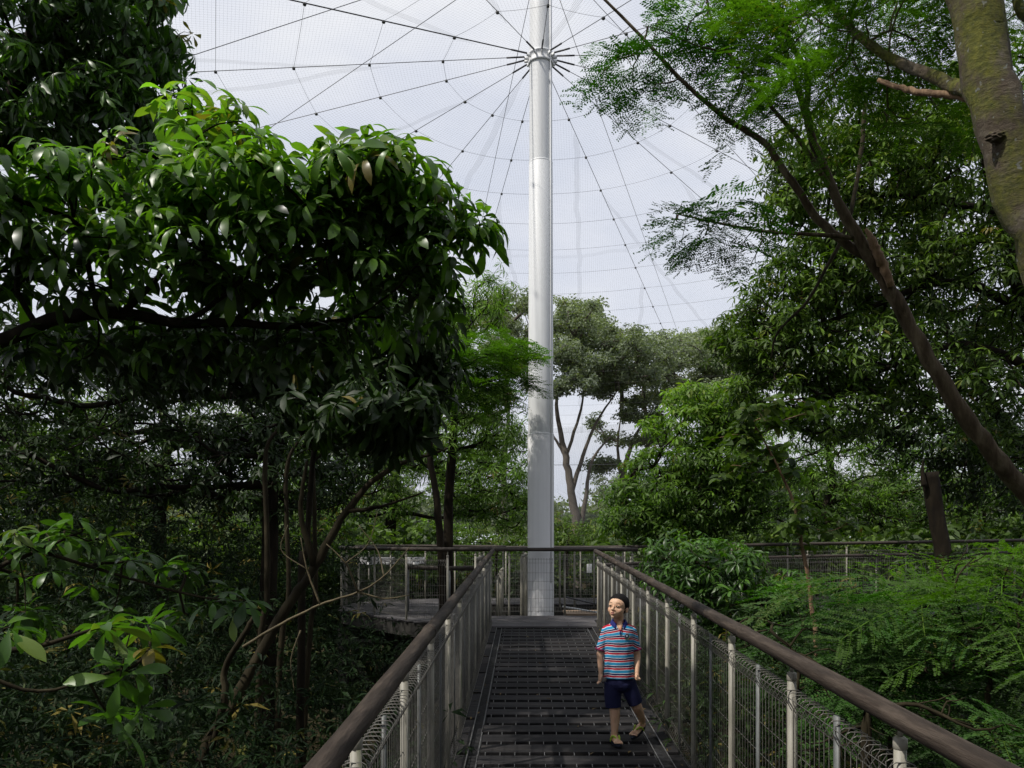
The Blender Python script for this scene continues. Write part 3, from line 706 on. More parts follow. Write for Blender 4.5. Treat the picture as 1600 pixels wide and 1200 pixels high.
# ---- near left rosette tree, its long bough coming in from the side
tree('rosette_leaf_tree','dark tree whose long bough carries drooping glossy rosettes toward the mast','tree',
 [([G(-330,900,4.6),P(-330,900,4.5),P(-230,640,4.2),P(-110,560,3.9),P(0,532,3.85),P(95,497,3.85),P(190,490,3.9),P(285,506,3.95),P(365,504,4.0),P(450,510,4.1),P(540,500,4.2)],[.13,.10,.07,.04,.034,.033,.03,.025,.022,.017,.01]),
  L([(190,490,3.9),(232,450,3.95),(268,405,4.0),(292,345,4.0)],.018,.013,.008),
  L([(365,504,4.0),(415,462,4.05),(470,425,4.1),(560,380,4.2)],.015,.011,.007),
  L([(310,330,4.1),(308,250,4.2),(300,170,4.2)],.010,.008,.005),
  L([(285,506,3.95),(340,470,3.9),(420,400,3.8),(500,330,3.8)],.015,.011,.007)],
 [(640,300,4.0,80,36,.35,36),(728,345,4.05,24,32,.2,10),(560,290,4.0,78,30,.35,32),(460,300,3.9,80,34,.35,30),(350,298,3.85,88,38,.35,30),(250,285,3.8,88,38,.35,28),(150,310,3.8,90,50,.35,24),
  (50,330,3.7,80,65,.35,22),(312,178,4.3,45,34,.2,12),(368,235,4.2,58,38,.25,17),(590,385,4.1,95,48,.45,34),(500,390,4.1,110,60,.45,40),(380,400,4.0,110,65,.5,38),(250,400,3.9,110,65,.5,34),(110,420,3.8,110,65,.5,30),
  (665,415,4.1,34,30,.3,9),(-60,380,3.7,90,110,.4,24),(590,470,4.2,110,45,.4,26),(110,545,3.95,80,24,.2,9),(250,535,4.0,80,28,.2,10),(400,540,4.15,80,34,.25,13),(520,530,4.25,60,30,.25,10),(-200,180,3.4,120,150,.3,40),(-330,60,3.2,120,120,.3,34)],  # last two masses are out of view, added to shade feet and deck
 'near','leaf_canopy','bark_dark',11,per=1.6,off=.12,scale=.82,tipr=.003,tintmu=.6,toptint=1.1,up=1.3,maxr=.022)  # toptint puts lit top leaves and shaded lower ones into the tint
tree('hanging_leaf_tree','very dark tree with long hanging leaves under the rosette bough','tree',
 [([G(470,900,6.8),P(470,1000,6.8),P(480,860,6.8),P(492,700,6.8),P(530,690,6.8),P(560,640,6.9)],[.045,.034,.026,.022,.016,.01]),
  L([(492,700,6.8),(440,640,6.8),(380,600,6.8)],.035,.02,.012),L([(492,700,6.8),(600,660,6.8),(650,640,6.8)],.03,.02,.012)],
 [(560,560,6.6,120,60,.7,90),(620,620,6.4,75,60,.6,60),(500,610,6.6,90,60,.6,60),(400,560,6.8,110,60,.7,80),(280,560,7.0,110,50,.7,60),(650,530,6.4,60,50,.5,36),(690,585,6.6,35,45,.4,18),(640,640,5.25,55,30,.25,34),(590,665,5.3,70,32,.3,34),(520,650,5.6,60,40,.4,26),(668,672,5.2,26,22,.15,10),(150,570,7.2,100,30,.6,30),(60,540,7.0,90,40,.5,40),(200,545,7.0,90,35,.5,40),(330,530,6.8,90,35,.5,44),(460,525,6.6,90,40,.5,50),(590,500,6.5,70,40,.5,40)],
 'hang','leaf_dark','bark_dark',12,per=2,off=.15,scale=.95,tipr=.004,tintmu=.3,up=.4,maxr=.04)
tree('drooping_leaf_tree','tall dark tree with long drooping leaves filling the top corner','tree',
 [([G(-120,900,9),P(-120,700,9),P(-80,450,9),P(-30,250,9),P(40,100,9),P(80,-60,9)],[.24,.2,.17,.13,.09,.05]),
  L([(-30,250,9),(60,190,9),(160,120,9)],.08,.05,.02),L([(-80,450,9),(20,330,9),(150,260,9)],.07,.05,.02)],
 [(40,50,9,150,70,1.2,150),(170,70,9,95,70,1,110),(235,45,9,50,70,.6,46),(230,130,9,42,60,.6,40),(80,170,9,140,60,1.1,120),(170,200,9,90,50,1,70),(60,260,9,130,60,1.1,90),(180,270,9,70,50,.8,44),(60,-90,9,190,90,1.4,150),(-100,100,9,90,150,1.4,80),(-60,-250,9,200,90,1.6,110)],
 'hang','leaf_near','bark_dark',13,per=2.2,off=.2,scale=1.15,tipr=.006,tintmu=.35,up=.5,maxr=.06)
# ---- layered middle distance, left
def bushy(name,label,px,Y,top,w,blobs,unit,leaf,seed,**k):
    b=[G(px,900,Y),P(px+k.pop('lean',0),845,Y),P(px+10,(845+top)/2,Y),P(px,top+.25*(845-top),Y)]
    return tree(name,label,'tree',[(b,[w,w*.8,w*.55,w*.25])],blobs,unit,leaf,'bark_dark',seed,**k)
bushy('evergreen_tree','dark small leaved tree behind the bough, nearest of the shaded evergreens',430,10,520,.13,
 [(120,600,10,150,60,1.2,110),(330,640,10,130,70,1.2,120),(520,690,10,110,60,1.2,90),(230,720,10,170,60,1.3,130),(60,720,10,120,80,1.2,90),(420,760,10,140,50,1.2,90),(-60,560,10,90,160,1.2,90)],
 'mid','leaf_dark',21,per=2.6,off=.22,scale=1.0,tipr=.006,tintmu=.35,lean=-10)
bushy('evergreen_tree','shaded tree with mid green leaves seen through the gap under the rosette bough',250,14,560,.15,
 [(250,640,14,170,55,1.6,120),(60,640,14,130,60,1.6,90),(430,660,14,140,55,1.6,110),(350,740,14,190,55,1.6,130),(130,760,14,170,60,1.6,110),(560,720,14,80,60,1.4,70)],
 'mid','leaf_mid',22,per=2.6,off=.26,scale=1.15,tipr=.007,tintmu=.35)
bushy('evergreen_tree','broad tree behind the far platform rail, lit on its top leaves',610,21,600,.2,
 [(600,680,21,110,50,2,110),(700,700,21,90,50,2,110),(760,760,21,75,50,2,100),(650,770,21,120,50,2,110),(540,780,21,110,50,2,80),(800,720,21,35,60,1.5,40),(470,700,21,100,60,2,80),(800,800,21,50,30,2,40)],
 'narrow','leaf_bright',23,per=4,off=.34,scale=1.2,tipr=.009,tintmu=.45)
bushy('sunlit_leaf_tree','bright green tree close to the mast, with narrow leaves reaching its side',700,15.5,470,.13,
 [(700,520,15.5,60,40,.9,60),(765,460,15.5,30,28,.5,24),(740,500,15.5,50,25,.6,32),(650,560,15.5,80,50,1,70),(720,600,15.5,70,40,1,60),(760,640,15.5,50,30,.9,46),(700,680,15.5,80,35,1,50),(785,690,15.5,35,22,.6,28),(620,620,15.5,70,50,1,60)],
 'narrow','leaf_bright',24,per=2.6,off=.28,scale=1.0,tipr=.006,tintmu=.55,dens=1.15)
tree('feathery_tree','light feathery tree just left of the mast, its tips crossing the steel','tree',
 [([G(690,900,12.9),P(690,900,12.9),P(672,700,12.9),P(690,600,12.9),P(740,565,12.9),P(800,545,12.8)],[.07,.06,.05,.04,.025,.01])],
 [(770,560,12.9,55,26,.6,56),(700,560,12.9,60,30,.7,56),(810,550,12.7,25,14,.3,16),(740,620,12.9,60,22,.6,36),(640,540,12.9,60,40,.7,40),(790,600,12.9,28,20,.4,14)],
 'frond_small','frond_fresh','bark_dark',25,per=2.0,off=.16,scale=1.3,tipr=.004,fan=True,tintmu=.5)
# hedge-high growth behind the platform
for k,(px,Y,py,n,lf,lab) in enumerate(((590,27,835,60,'leaf_mid','low round shrub behind the far platform rail, left of the notice boards'),(690,25,838,60,'leaf_bright','fresh green shrub behind the far platform rail, above the leaning bar'),(775,26,838,50,'leaf_mid','low shrub behind the far platform rail, just left of the mast'),
        (885,28,836,50,'leaf_mid','low shrub behind the far rail, just right of the mast'),(975,27,838,60,'leaf_mid','low shrub behind the far rail where the side walkway begins'))):
    tree('shrub',lab,'shrub',[([G(px,900,Y),P(px,900,Y),P(px+4,py,Y)],[.09,.06,.03])],[(px,py,Y,58,24,1.6,n),(px-15,py+45,Y,60,40,1.5,n//2)],'small',lf,'bark_dark',60+k,group='shrubs behind the platform rail',per=3.2,off=.3,scale=1.7,tipr=.006,tintmu=.5)
# leaning stems and bare twigs in the shade under the bough
def stem(label,pts,rad,mat='bark_brown',name='bare_stem',extra=(),cat='stem',seed=1,jit=.16):
    rng=np.random.default_rng(seed); base=np.array(pts[0]); root=empty(name,base); tag(root,label,cat)
    for k,(pp,rr) in enumerate([(pts,rad)]+list(extra)):
        c=catmull(pp,6); r=np.interp(np.linspace(0,1,len(c)),np.linspace(0,1,len(rr)),rr); c=c+rng.normal(0,1,c.shape)*r[:,None]*jit
        m=MB(); m.tube(c,r*(1+rng.normal(0,jit*.3,len(c))),10,rng.random()); m.build('stem' if k==0 else 'branch',MAT[mat],root)
    return root
stem('leaning brown trunk that forks up toward the bough',[P(250,1500,5.6),P(310,1210,5.6),P(372,1085,5.7),P(440,962,5.8),P(492,885,5.9),P(540,800,6.0),P(605,735,6.1),P(700,700,6.2)],[.06,.046,.04,.038,.034,.028,.02,.01],
     extra=[L([(330,1170,5.6),(350,1100,5.5),(352,1045,5.5),(385,985,5.4),(400,960,5.4)],.026,.024,.02,.014),L([(492,885,5.9),(470,800,5.9),(480,720,5.9)],.03,.02,.012),L([(540,800,6),(600,790,6),(660,770,6.1)],.018,.012,.006)],cat='tree',name='leaning_tree')
for k,(px,Y,t,w,lab) in enumerate(((415,8.5,720,.038,'slim straight dark trunk, leftmost of the pair behind the leaning trunk'),(447,8.9,740,.034,'slim straight dark trunk, right one of the pair behind the leaning trunk'),(490,7.6,695,.028,'brown trunk rising from the fork to the dark hanging leaves'))):
    stem(lab,[G(px-25 if k<2 else px-40,900,Y),P(px-12,1100,Y),P(px+4,920,Y),P(px,t,Y),P(px+25,t-60,Y)],[w*1.2,w,w*.85,w*.7,w*.35],cat='tree',name='slim_tree',seed=k+3)
stem('pale forked bare branch catching light in front of the trestles',[P(380,1010,5.2),P(440,975,5.2),P(500,945,5.2),P(560,925,5.2),P(600,900,5.2),P(640,855,5.2)],[.010,.009,.008,.007,.005,.003],'bark_pale','bare_branch',cat='branch',seed=9,
     extra=[L([(500,945,5.2),(480,890,5.2),(470,840,5.2)],.007,.005,.003),L([(560,925,5.2),(600,935,5.2),(640,930,5.2)],.007,.005,.003),L([(560,925,5.2),(540,880,5.1),(510,850,5.1)],.007,.005,.003),L([(600,900,5.2),(590,860,5.3),(560,820,5.3)],.006,.004,.002),
            L([(470,985,5.3),(455,1030,5.3),(460,1080,5.3)],.006,.004,.002),L([(540,880,5.1),(575,850,5.1),(590,800,5.1)],.005,.003,.002),L([(480,890,5.2),(440,860,5.2),(450,820,5.2)],.005,.003,.002)])
# ---- big-leaved saplings, near left bottom
tree('big_leaf_sapling','nearest big leaved sapling with broad glossy rosettes in the lower corner','sapling',
 [([G(-260,1500,3.2,-3.5),P(-200,1200,3.0),P(-60,1040,2.9),P(60,1010,2.9),P(170,975,2.9)],[.03,.02,.014,.010,.005]),L([(-60,1040,2.9),(60,1080,3.0),(190,1045,3.1)],.010,.007,.005)],
 [(160,975,2.9,12,10,.05,2),(195,1045,3.1,12,14,.1,3),(215,990,3.2,30,35,.15,4),(15,985,2.8,14,12,.05,2),(205,1110,3.2,26,24,.1,3)],
 'big','leaf_near','bark_brown',31,per=1,off=.1,scale=1.0,tipr=.004,tintmu=.55,up=1.2)
tree('big_leaf_sapling','big leaved sapling with several fresh rosettes at mid height on the far left','sapling',
 [([G(-150,1300,4.2,-4),P(-100,1000,4.0),P(-20,900,4.0),P(60,860,4.0),P(130,830,4.0)],[.03,.022,.014,.01,.005]),L([(60,860,4),(190,900,4.1),(300,930,4.2),(380,940,4.2)],.010,.008,.006,.004)],
 [(20,845,4,50,22,.3,9),(120,830,4,40,20,.3,8),(170,870,4.2,60,30,.3,8),(260,885,4.3,50,25,.3,8),(80,930,4.2,80,40,.3,10),(350,935,4.2,45,22,.2,9),(240,960,4.3,50,25,.3,5),(10,1000,4,30,30,.3,4)],
 'big','leaf_near','bark_brown',32,dens=.8,per=1.1,off=.12,scale=.86,tipr=.004,tintmu=.5,up=1.2)
# ---- dark undergrowth masses on both sides, below the deck
def under(name,blobs,unit,leaf,seed,scale,n_per=3):
    rng=np.random.default_rng(seed); A=ell(blobs,rng,.3); m=MB(); n=len(A)*n_per
    pos=np.repeat(A,n_per,0)+rng.normal(0,.22,(n,3)); 
    t=np.clip(.4+rng.normal(0,.2,n),0,.93); t[rng.uniform(0,1,n)<.02]=1
    scatter(m,U[unit],pos,(rng.normal(0,1,(n,3)),np.array([0,0,1.])+rng.normal(0,.4,(n,3))),scale*rng.uniform(.6,1.3,n),t,rng)
    o=m.build(name,MAT[leaf],smooth=False); tag(o,kind='stuff'); return o
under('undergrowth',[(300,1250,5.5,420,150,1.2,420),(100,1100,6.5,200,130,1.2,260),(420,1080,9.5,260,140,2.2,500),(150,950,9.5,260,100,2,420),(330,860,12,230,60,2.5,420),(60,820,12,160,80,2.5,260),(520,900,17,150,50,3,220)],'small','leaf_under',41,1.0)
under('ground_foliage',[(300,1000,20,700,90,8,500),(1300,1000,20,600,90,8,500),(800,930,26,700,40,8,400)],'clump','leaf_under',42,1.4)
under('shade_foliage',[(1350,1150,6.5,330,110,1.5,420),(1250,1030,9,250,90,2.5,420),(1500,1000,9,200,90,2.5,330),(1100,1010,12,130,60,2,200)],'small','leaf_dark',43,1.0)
under('hedge_foliage',[(300,870,19,420,48,2,520),(500,850,24,200,36,2,200),(700,868,30,400,30,3,300),(1250,872,23,330,40,2,420),(1500,880,21,200,60,2,260),(60,760,19,150,90,2,200),(1050,850,32,200,26,3,140)],'clump','leaf_mid',45,1.15,3)
# ---- far rain trees beyond the net
def umb(rng,cx,cy,w,h,Y,n):
    "umbrella layer: shallow dome of small pads"
    out=[]
    for k in range(n):
        x=rng.uniform(-1,1); out.append((cx+x*w,cy+h*(x*x*1.3-.6)+rng.normal(0,.45)*h,Y+rng.uniform(-5,5),w*.17*rng.uniform(.6,1.5),h*.28*rng.uniform(.6,1.3),1.6,8))
    return out
ru=np.random.default_rng(99)
def rain(lab,limbs,layers,Y,seed,tm,leaf='leaf_haze'):
    bl=[]
    for (cx,cy,w,h,n) in layers: bl+=umb(ru,cx,cy,w,h,Y,n)
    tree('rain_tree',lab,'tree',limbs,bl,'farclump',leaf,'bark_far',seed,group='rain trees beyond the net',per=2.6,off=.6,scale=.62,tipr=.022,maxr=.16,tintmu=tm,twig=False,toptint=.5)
rain('tall far umbrella crowned tree just right of the mast, with bare spreading limbs',
 [([G(905,900,52,-6),P(902,842,52),P(893,770,52),P(884,715,52),P(872,655,52),P(868,600,52)],[.34,.30,.26,.22,.14,.07]),
  L([(893,770,52),(915,700,52),(935,655,52),(965,610,52)],.17,.12,.08,.04),L([(884,715,52),(905,650,52),(915,600,52)],.12,.09,.04),L([(884,715,52),(870,690,52),(850,660,52)],.12,.08,.04),L([(905,842,52),(915,780,52),(925,720,52),(955,680,52)],.2,.14,.1,.04)],
 [(905,508,52,20,24),(935,540,80,18,28),(885,570,55,16,18),(950,585,75,13,20),(1000,555,50,16,14),(855,605,34,10,8),(900,610,50,8,6)],52,51,.45)
rain('far umbrella crowned tree spreading low to the right beyond the net',
 [([G(965,900,60,-6),P(965,830,60),P(972,760,60),P(985,700,60),P(1010,650,60)],[.3,.27,.22,.16,.07]),L([(972,760,60),(1010,700,60),(1060,640,60),(1110,610,60)],.16,.12,.08,.04),L([(972,760,60),(965,700,60),(970,650,60)],.16,.1,.04)],
 [(1040,550,85,15,26),(1100,575,90,16,30),(1020,600,95,13,24),(1080,625,95,12,24),(985,655,60,9,10),(1010,690,65,8,10),(960,728,46,8,8),(1130,600,80,18,20)],60,52,.35)
rain('far tree crown showing just left of the mast over the bright leaves',
 [([G(790,900,56,-6),P(790,850,56),P(788,740,56),P(795,640,56)],[.3,.25,.2,.1])],
 [(800,485,50,18,16),(775,515,65,18,18),(800,550,55,18,14),(750,570,65,12,12),(735,620,65,9,9),(730,660,65,8,8)],56,53,.3)
rain('pale far tree top standing highest behind the low right umbrella crown',
 [([G(1180,900,70,-6),P(1180,850,70),P(1160,700,70),P(1150,600,70)],[.3,.25,.2,.1])],
 [(1120,535,40,12,12),(1180,550,65,18,18),(1080,540,34,10,9),(1170,600,85,22,22),(1110,670,105,20,20),(1060,760,130,24,20)],70,54,.55)
under('far_wood',[(500,800,75,420,35,8,420),(1300,790,75,420,50,8,420),(900,822,70,140,14,8,110)],'farclump','leaf_haze',44,1.5,4)
# ---- right side
tree('mossy_tree','thick mossy trunk leaning out of the top corner, feathery leaves round its limbs','tree',
 [([P(1850,1800,4.6),P(1790,1100,4.4),P(1700,700,4.2),P(1648,440,4.05),P(1586,260,4.0),P(1537,90,4.0),P(1504,-60,4.0),P(1470,-200,4.0),P(1440,-330,4.0)],[.165,.15,.135,.125,.118,.113,.11,.105,.08]),
  L([(1530,150,4.05),(1470,125,4.3),(1400,95,4.6),(1345,60,4.9),(1300,10,5.2),(1270,-60,5.4)],.04,.034,.028,.024,.02,.012),
  L([(1640,60,4.2),(1600,20,4.4),(1570,-60,4.6)],.04,.03,.02)],
 [(1290,40,5.2,60,50,.5,26),(1230,75,5.4,55,45,.5,22),(1340,110,5.0,60,45,.5,26),(1400,40,4.8,60,60,.5,24),(1310,-40,5.2,90,50,.6,30),(1420,170,4.9,50,30,.4,10),(1480,-60,4.6,110,60,.5,26),(1590,60,4.8,30,60,.3,10),(1600,-60,4.6,70,60,.5,20),(1200,10,5.6,40,40,.4,14)],
 'frond','frond_fresh','moss',71,dens=.85,per=1.15,off=.14,scale=1.25,tipr=.003,fan=True,tintmu=.45,maxr=.03)
mt=[o for o in col.objects if o.name.startswith('mossy_tree')][0]
m=MB(); rb=np.random.default_rng(2); bb=bmesh.new(); bmesh.ops.create_icosphere(bb,subdivisions=5,radius=1)
for v in bb.verts:
    k=1+.16*math.sin(v.co.x*7+1)*math.sin(v.co.z*9)+.05*math.sin(v.co.z*13+v.co.x*5)+rb.normal(0,.02); v.co=Vector((v.co.x*.05*k,v.co.y*.026*k,v.co.z*.026*k))
m.bm(bb,None,P(1556,214,3.925))
m.build('bark_burl',MAT['moss'],mt)
stem('short reddish broken limb jutting from the mossy trunk',[P(1545,165,4.08),P(1500,150,4.2),P(1450,146,4.3),P(1410,138,4.4),P(1372,126,4.5)],[.022,.02,.018,.016,.012],'break','broken_limb',cat='branch',seed=5)
tree('slanting_tree','slim dark tree slanting across the right, forked, with sparse feathery sprays against the sky','tree',
 [([G(1900,1300,6.3),P(1760,960,6.2),P(1640,815,6.1),P(1562,722,6.0),P(1500,640,6.0),P(1442,545,6.0),P(1400,470,6.0),P(1352,390,6.0),P(1308,310,6.0),P(1272,225,6.0),P(1256,170,6.0),P(1226,80,6.0),P(1172,-20,6.0)],[.11,.09,.072,.066,.060,.055,.051,.045,.037,.030,.024,.018,.013]),
  L([(1382,420,6.05),(1310,372,6.1),(1272,335,6.1),(1238,285,6.1),(1192,222,6.1),(1135,186,6.1),(1062,122,6.1),(1000,55,6.1),(925,-20,6.1)],.038,.036,.032,.028,.024,.02,.016,.012,.01),
  L([(1340,372,6.0),(1260,366,6.0),(1190,362,6.0),(1120,348,6.0),(1060,335,6.0)],.018,.014,.012,.009,.005),
  L([(1308,310,6.0),(1255,228,5.95),(1200,160,5.9),(1150,100,5.9),(1115,40,5.9),(1100,-20,5.9)],.022,.018,.014,.012,.009,.007),
  L([(1258,180,6),(1262,120,6),(1230,60,6),(1200,10,6),(1165,-40,6)],.028,.022,.02,.016,.012),
  L([(1256,185,6.0),(1285,160,6.0),(1310,120,6.0)],.014,.01,.006),L([(1135,82,5.9),(1090,72,5.9),(1040,50,5.9),(1005,40,5.9)],.008,.007,.005,.003)],
 [(1000,60,6.1,45,30,.4,16),(960,118,6.1,28,18,.3,8),(1020,115,6.1,40,28,.35,14),(1050,70,6.0,38,30,.35,12),(1100,40,5.9,48,34,.4,18),(1160,35,5.9,48,34,.4,18),(1130,125,6.0,42,28,.35,16),(1175,180,6.0,34,28,.3,10),(1060,345,6.0,34,20,.25,14),(1125,345,6.0,42,26,.3,18),(1165,385,6.0,26,28,.25,10),(1090,365,6,30,18,.25,8),(1215,120,6.0,30,40,.3,10),(1150,-40,6.0,90,40,.5,22),(1010,150,6.1,30,18,.2,5)],
 'frond_small','frond','bark_slant',72,dens=.85,per=1.15,off=.12,scale=1.0,tipr=.0028,fan=True,tintmu=.35,maxr=.012)
stem('pale splintered stub where a limb tore off the slanting tree',[P(1392,445,5.93),P(1378,410,5.92),P(1364,380,5.92),P(1352,358,5.94)],[.026,.036,.032,.012],'break','torn_stub',cat='branch stub',seed=6)
def longtwig(lab,pts,rad,seed): stem(lab,pts,rad,'bark_brown','thin_branch',cat='branch',seed=seed)
longtwig('thin arching branch crossing behind the fork of the slanting tree',[P(1352,160,6.6),P(1345,240,6.6),P(1330,330,6.5),P(1312,380,6.5),P(1290,420,6.5),P(1262,470,6.5),P(1215,520,6.5),P(1205,560,6.5)],[.018,.018,.017,.016,.014,.012,.010,.006],7)
tree('whorled_leaf_tree','large dark tree with starry whorled leaves filling the right side','tree',
 [([G(1720,900,11.5),P(1720,820,11.5),P(1660,640,11.5),P(1600,480,11.3),P(1560,330,11.2),P(1520,180,11.2)],[.2,.17,.15,.12,.08,.04]),
  L([(1640,590,11.5),(1520,540,11.3),(1420,560,11.2),(1300,620,11.2)],.08,.06,.04,.02),L([(1600,480,11.3),(1480,440,11.3),(1360,480,11.3),(1240,520,11.3)],.07,.05,.04,.02),L([(1560,330,11.2),(1440,310,11.2),(1340,300,11.2),(1240,280,11.2)],.06,.04,.03,.015)],
 [(1240,255,11.2,45,55,.7,50),(1225,330,11.2,40,40,.6,36),(1300,300,11.2,80,80,1.0,110),(1400,260,11.3,90,80,1.1,130),(1500,300,11.3,100,100,1.2,150),(1230,470,11.2,80,45,1,80),(1180,520,11.2,70,35,.9,64),(1290,430,11.2,90,60,1,110),(1400,420,11.3,110,80,1.1,150),(1520,450,11.4,110,90,1.2,140),
  (1240,560,11.2,95,50,1,100),(1350,560,11.2,100,60,1,110),(1470,600,11.3,100,60,1,90),(1330,200,11.3,70,50,.9,60),(1460,180,11.4,90,60,1,70),(1600,600,11.5,80,160,1.2,120),(1560,150,11.5,90,90,1,70),(1150,550,11.2,40,25,.6,24),(1200,620,11.2,60,35,.8,40),(1300,650,11.3,90,40,1,60)],
 'mid','leaf_mid','bark_dark',73,dens=1.15,per=2.7,off=.2,scale=.98,tipr=.0055,tintmu=.55,toptint=.4,maxr=.06)
tree('round_crowned_tree','rounded bright topped tree right of centre, between the far wood and the side walkway','tree',
 [([G(1100,900,19),P(1100,850,19),P(1105,760,19),P(1110,690,19)],[.2,.17,.13,.08]),L([(1102,800,19),(1060,760,19),(1020,730,19)],.08,.05,.03)],
 [(1110,632,19,70,22,1.5,60),(1080,665,19,70,30,1.6,60),(1150,660,19,50,35,1.4,44),(1060,725,19,75,28,1.7,70),(1130,735,19,80,40,1.7,80),(1020,775,19,65,28,1.6,60),(1100,790,19,100,40,1.7,90),(985,815,19,50,20,1.4,40),(1190,780,19,60,50,1.5,50),(1060,830,19,100,25,1.5,50)],
 'mid','leaf_bright','bark_dark',74,per=4,dens=1.25,off=.3,scale=1.35,tipr=.008,tintmu=.42,toptint=.7)
tree('broad_tree','mid green tree behind the side walkway, left of the broken trunk','tree',
 [([G(1290,900,24),P(1290,850,24),P(1300,760,24),P(1290,680,24)],[.22,.18,.14,.07])],
 [(1260,700,24,90,45,2,80),(1340,720,24,90,45,2,80),(1240,780,24,90,45,2,80),(1340,800,24,110,40,2,80),(1200,830,24,90,25,2,50)],
 'small','leaf_bright','bark_dark',75,per=4.2,off=.42,scale=1.9,tipr=.009,tintmu=.4)
tree('broad_tree','shaded tree with a yellowish tinge behind the side walkway, right of the broken trunk','tree',
 [([G(1500,900,22),P(1500,850,22),P(1520,760,22),P(1510,680,22)],[.22,.18,.14,.07]),L([(1535,850,22),(1540,740,22),(1536,690,22)],.05,.04,.03)],
 [(1450,700,22,90,50,2,80),(1540,720,22,90,60,2,80),(1440,790,22,90,45,2,80),(1540,810,22,100,40,2,80),(1640,750,22,90,90,2,80)],
 'small','leaf_bright','bark_dark',76,per=4.2,off=.42,scale=1.8,tipr=.009,tintmu=.35)
stem('dark broken off trunk standing in front of the side walkway railing',[G(1500,900,10,-6.2),P(1490,1150,10),P(1478,930,10),P(1472,860,10),P(1460,790,10),P(1452,738,10)],[.15,.125,.105,.10,.10,.105],'bark_dark','broken_tree',cat='tree',seed=8,jit=.03,
     extra=[([P(1444,760,9.93),P(1441,735,9.92),P(1442,716,9.93)],[.04,.02,.003])])
tree('whorled_leaf_tree','darker whorled leaf tree standing behind the large one, filling the gaps low on the right','tree',
 [([G(1700,900,15),P(1700,820,15),P(1600,700,15),P(1500,560,15),P(1440,420,15)],[.2,.17,.14,.09,.04])],
 [(1400,380,15,110,80,1.5,90),(1530,420,15,120,120,1.6,110),(1600,600,15,120,120,1.5,100),(1450,560,15,130,80,1.6,110),(1330,520,15,80,60,1.3,60),(1330,640,15,90,50,1.3,70),(1470,690,15,110,40,1.4,80),(1580,740,15,110,70,1.5,90),(1500,250,15,110,80,1.4,80)],
 'mid','leaf_dark','bark_dark',79,per=3,off=.28,scale=1.35,tipr=.007,tintmu=.5,maxr=.06)
# glossy shrub just outside the rail
tree('glossy_shrub','dark glossy shrub with whorled leaves pressing on the side walkway, behind the boy\'s rail','shrub',
 [([G(1230,1300,9,-4),P(1215,1010,9),P(1195,950,9),P(1150,910,9),P(1090,880,9)],[.06,.05,.035,.025,.012]),L([(1215,1010,9),(1240,950,9),(1270,900,9)],.03,.02,.01),L([(1195,950,9),(1110,945,9),(1040,930,9)],.025,.018,.01)],
 [(1070,862,9,55,20,.6,34),(1110,880,9,80,30,.7,60),(1050,905,9,45,30,.6,36),(1140,920,9,90,35,.7,60),(1220,930,9,60,35,.7,40),(1080,960,9.2,70,30,.7,36),(1180,980,9,80,35,.7,44),(1250,970,9,60,30,.7,30)],
 'mid','leaf_near','bark_brown',77,per=2.2,off=.16,scale=.92,tipr=.004,tintmu=.35)
tree('round_leaf_sapling','slender reddish sapling with roundish leaves curving up in front of the round crowned tree','sapling',
 [([G(1280,1300,7.2,-4),P(1276,1080,7.2),P(1268,950,7.2),P(1262,900,7.2),P(1252,850,7.2),P(1243,800,7.2),P(1232,765,7.2),P(1200,700,7.2),P(1170,650,7.2)],[.026,.022,.019,.018,.017,.015,.013,.009,.005])],
 [(1180,660,7.2,35,22,.25,16),(1150,690,7.2,40,20,.25,12),(1220,720,7.2,30,30,.25,12),(1230,640,7.3,55,25,.3,18),(1240,800,7.2,22,60,.12,9),(1290,820,7.1,50,16,.2,8),(1160,740,7.3,40,20,.25,8)],
 'round','leaf_mid','break',78,per=1.8,off=.10,scale=1.0,tipr=.0026,tintmu=.4)
# ferny thicket, right bottom: separate shrubs
def ferny(lab,px,Y,blobs,seed,leaf='frond',sc=1.6,per=1.1):
    zb=P(px,1400,Y); zb[2]=-5.5
    return tree('ferny_shrub',lab,'shrub',[([zb,P(px,1260,Y),P(px+8,blobs[-1][1]+40,Y),P(px-6,blobs[-1][1],Y)],[.03,.02,.012,.006])],blobs,'frond',leaf,'bark_brown',seed,group='ferny shrubs outside the rail',per=per,dens=.8,off=.18,scale=sc,tipr=.003,fan=True,tintmu=.45,toptint=.5,up=.6)
ferny('ferny shrub nearest the frame edge, its fresh fronds lapping over the side walkway railing',1540,4.6,[(1540,900,4.6,75,30,.5,20),(1580,860,4.6,60,20,.4,12),(1500,960,4.6,80,35,.5,20),(1590,960,4.6,60,60,.5,16),(1550,1030,4.7,90,40,.5,18)],81,'frond_fresh')
ferny('middle ferny shrub with long level fronds below the broken trunk',1390,5.2,[(1400,930,5.2,85,28,.5,24),(1340,960,5.2,80,32,.5,24),(1430,1000,5.2,90,35,.5,24),(1330,1030,5.2,85,35,.5,22),(1440,1080,5.1,90,40,.5,20)],82)
ferny('ferny shrub right behind the thick handrail, above the last near post',1240,4.9,[(1230,960,5.2,55,20,.4,12),(1190,990,5.2,60,22,.4,14),(1260,1010,5.0,75,28,.4,18),(1330,1080,4.9,80,35,.4,18),(1300,1060,4.9,60,30,.4,12),(1150,1010,5.4,45,20,.4,8)],83)
ferny('low ferny shrub in deep shade seen through the mesh panels',1350,3.9,[(1420,1130,3.9,90,35,.3,14),(1520,1110,3.8,80,35,.3,14),(1330,1150,4.0,80,35,.3,12),(1250,1140,4.2,70,35,.3,10),(1590,1160,3.7,50,40,.3,8)],84)
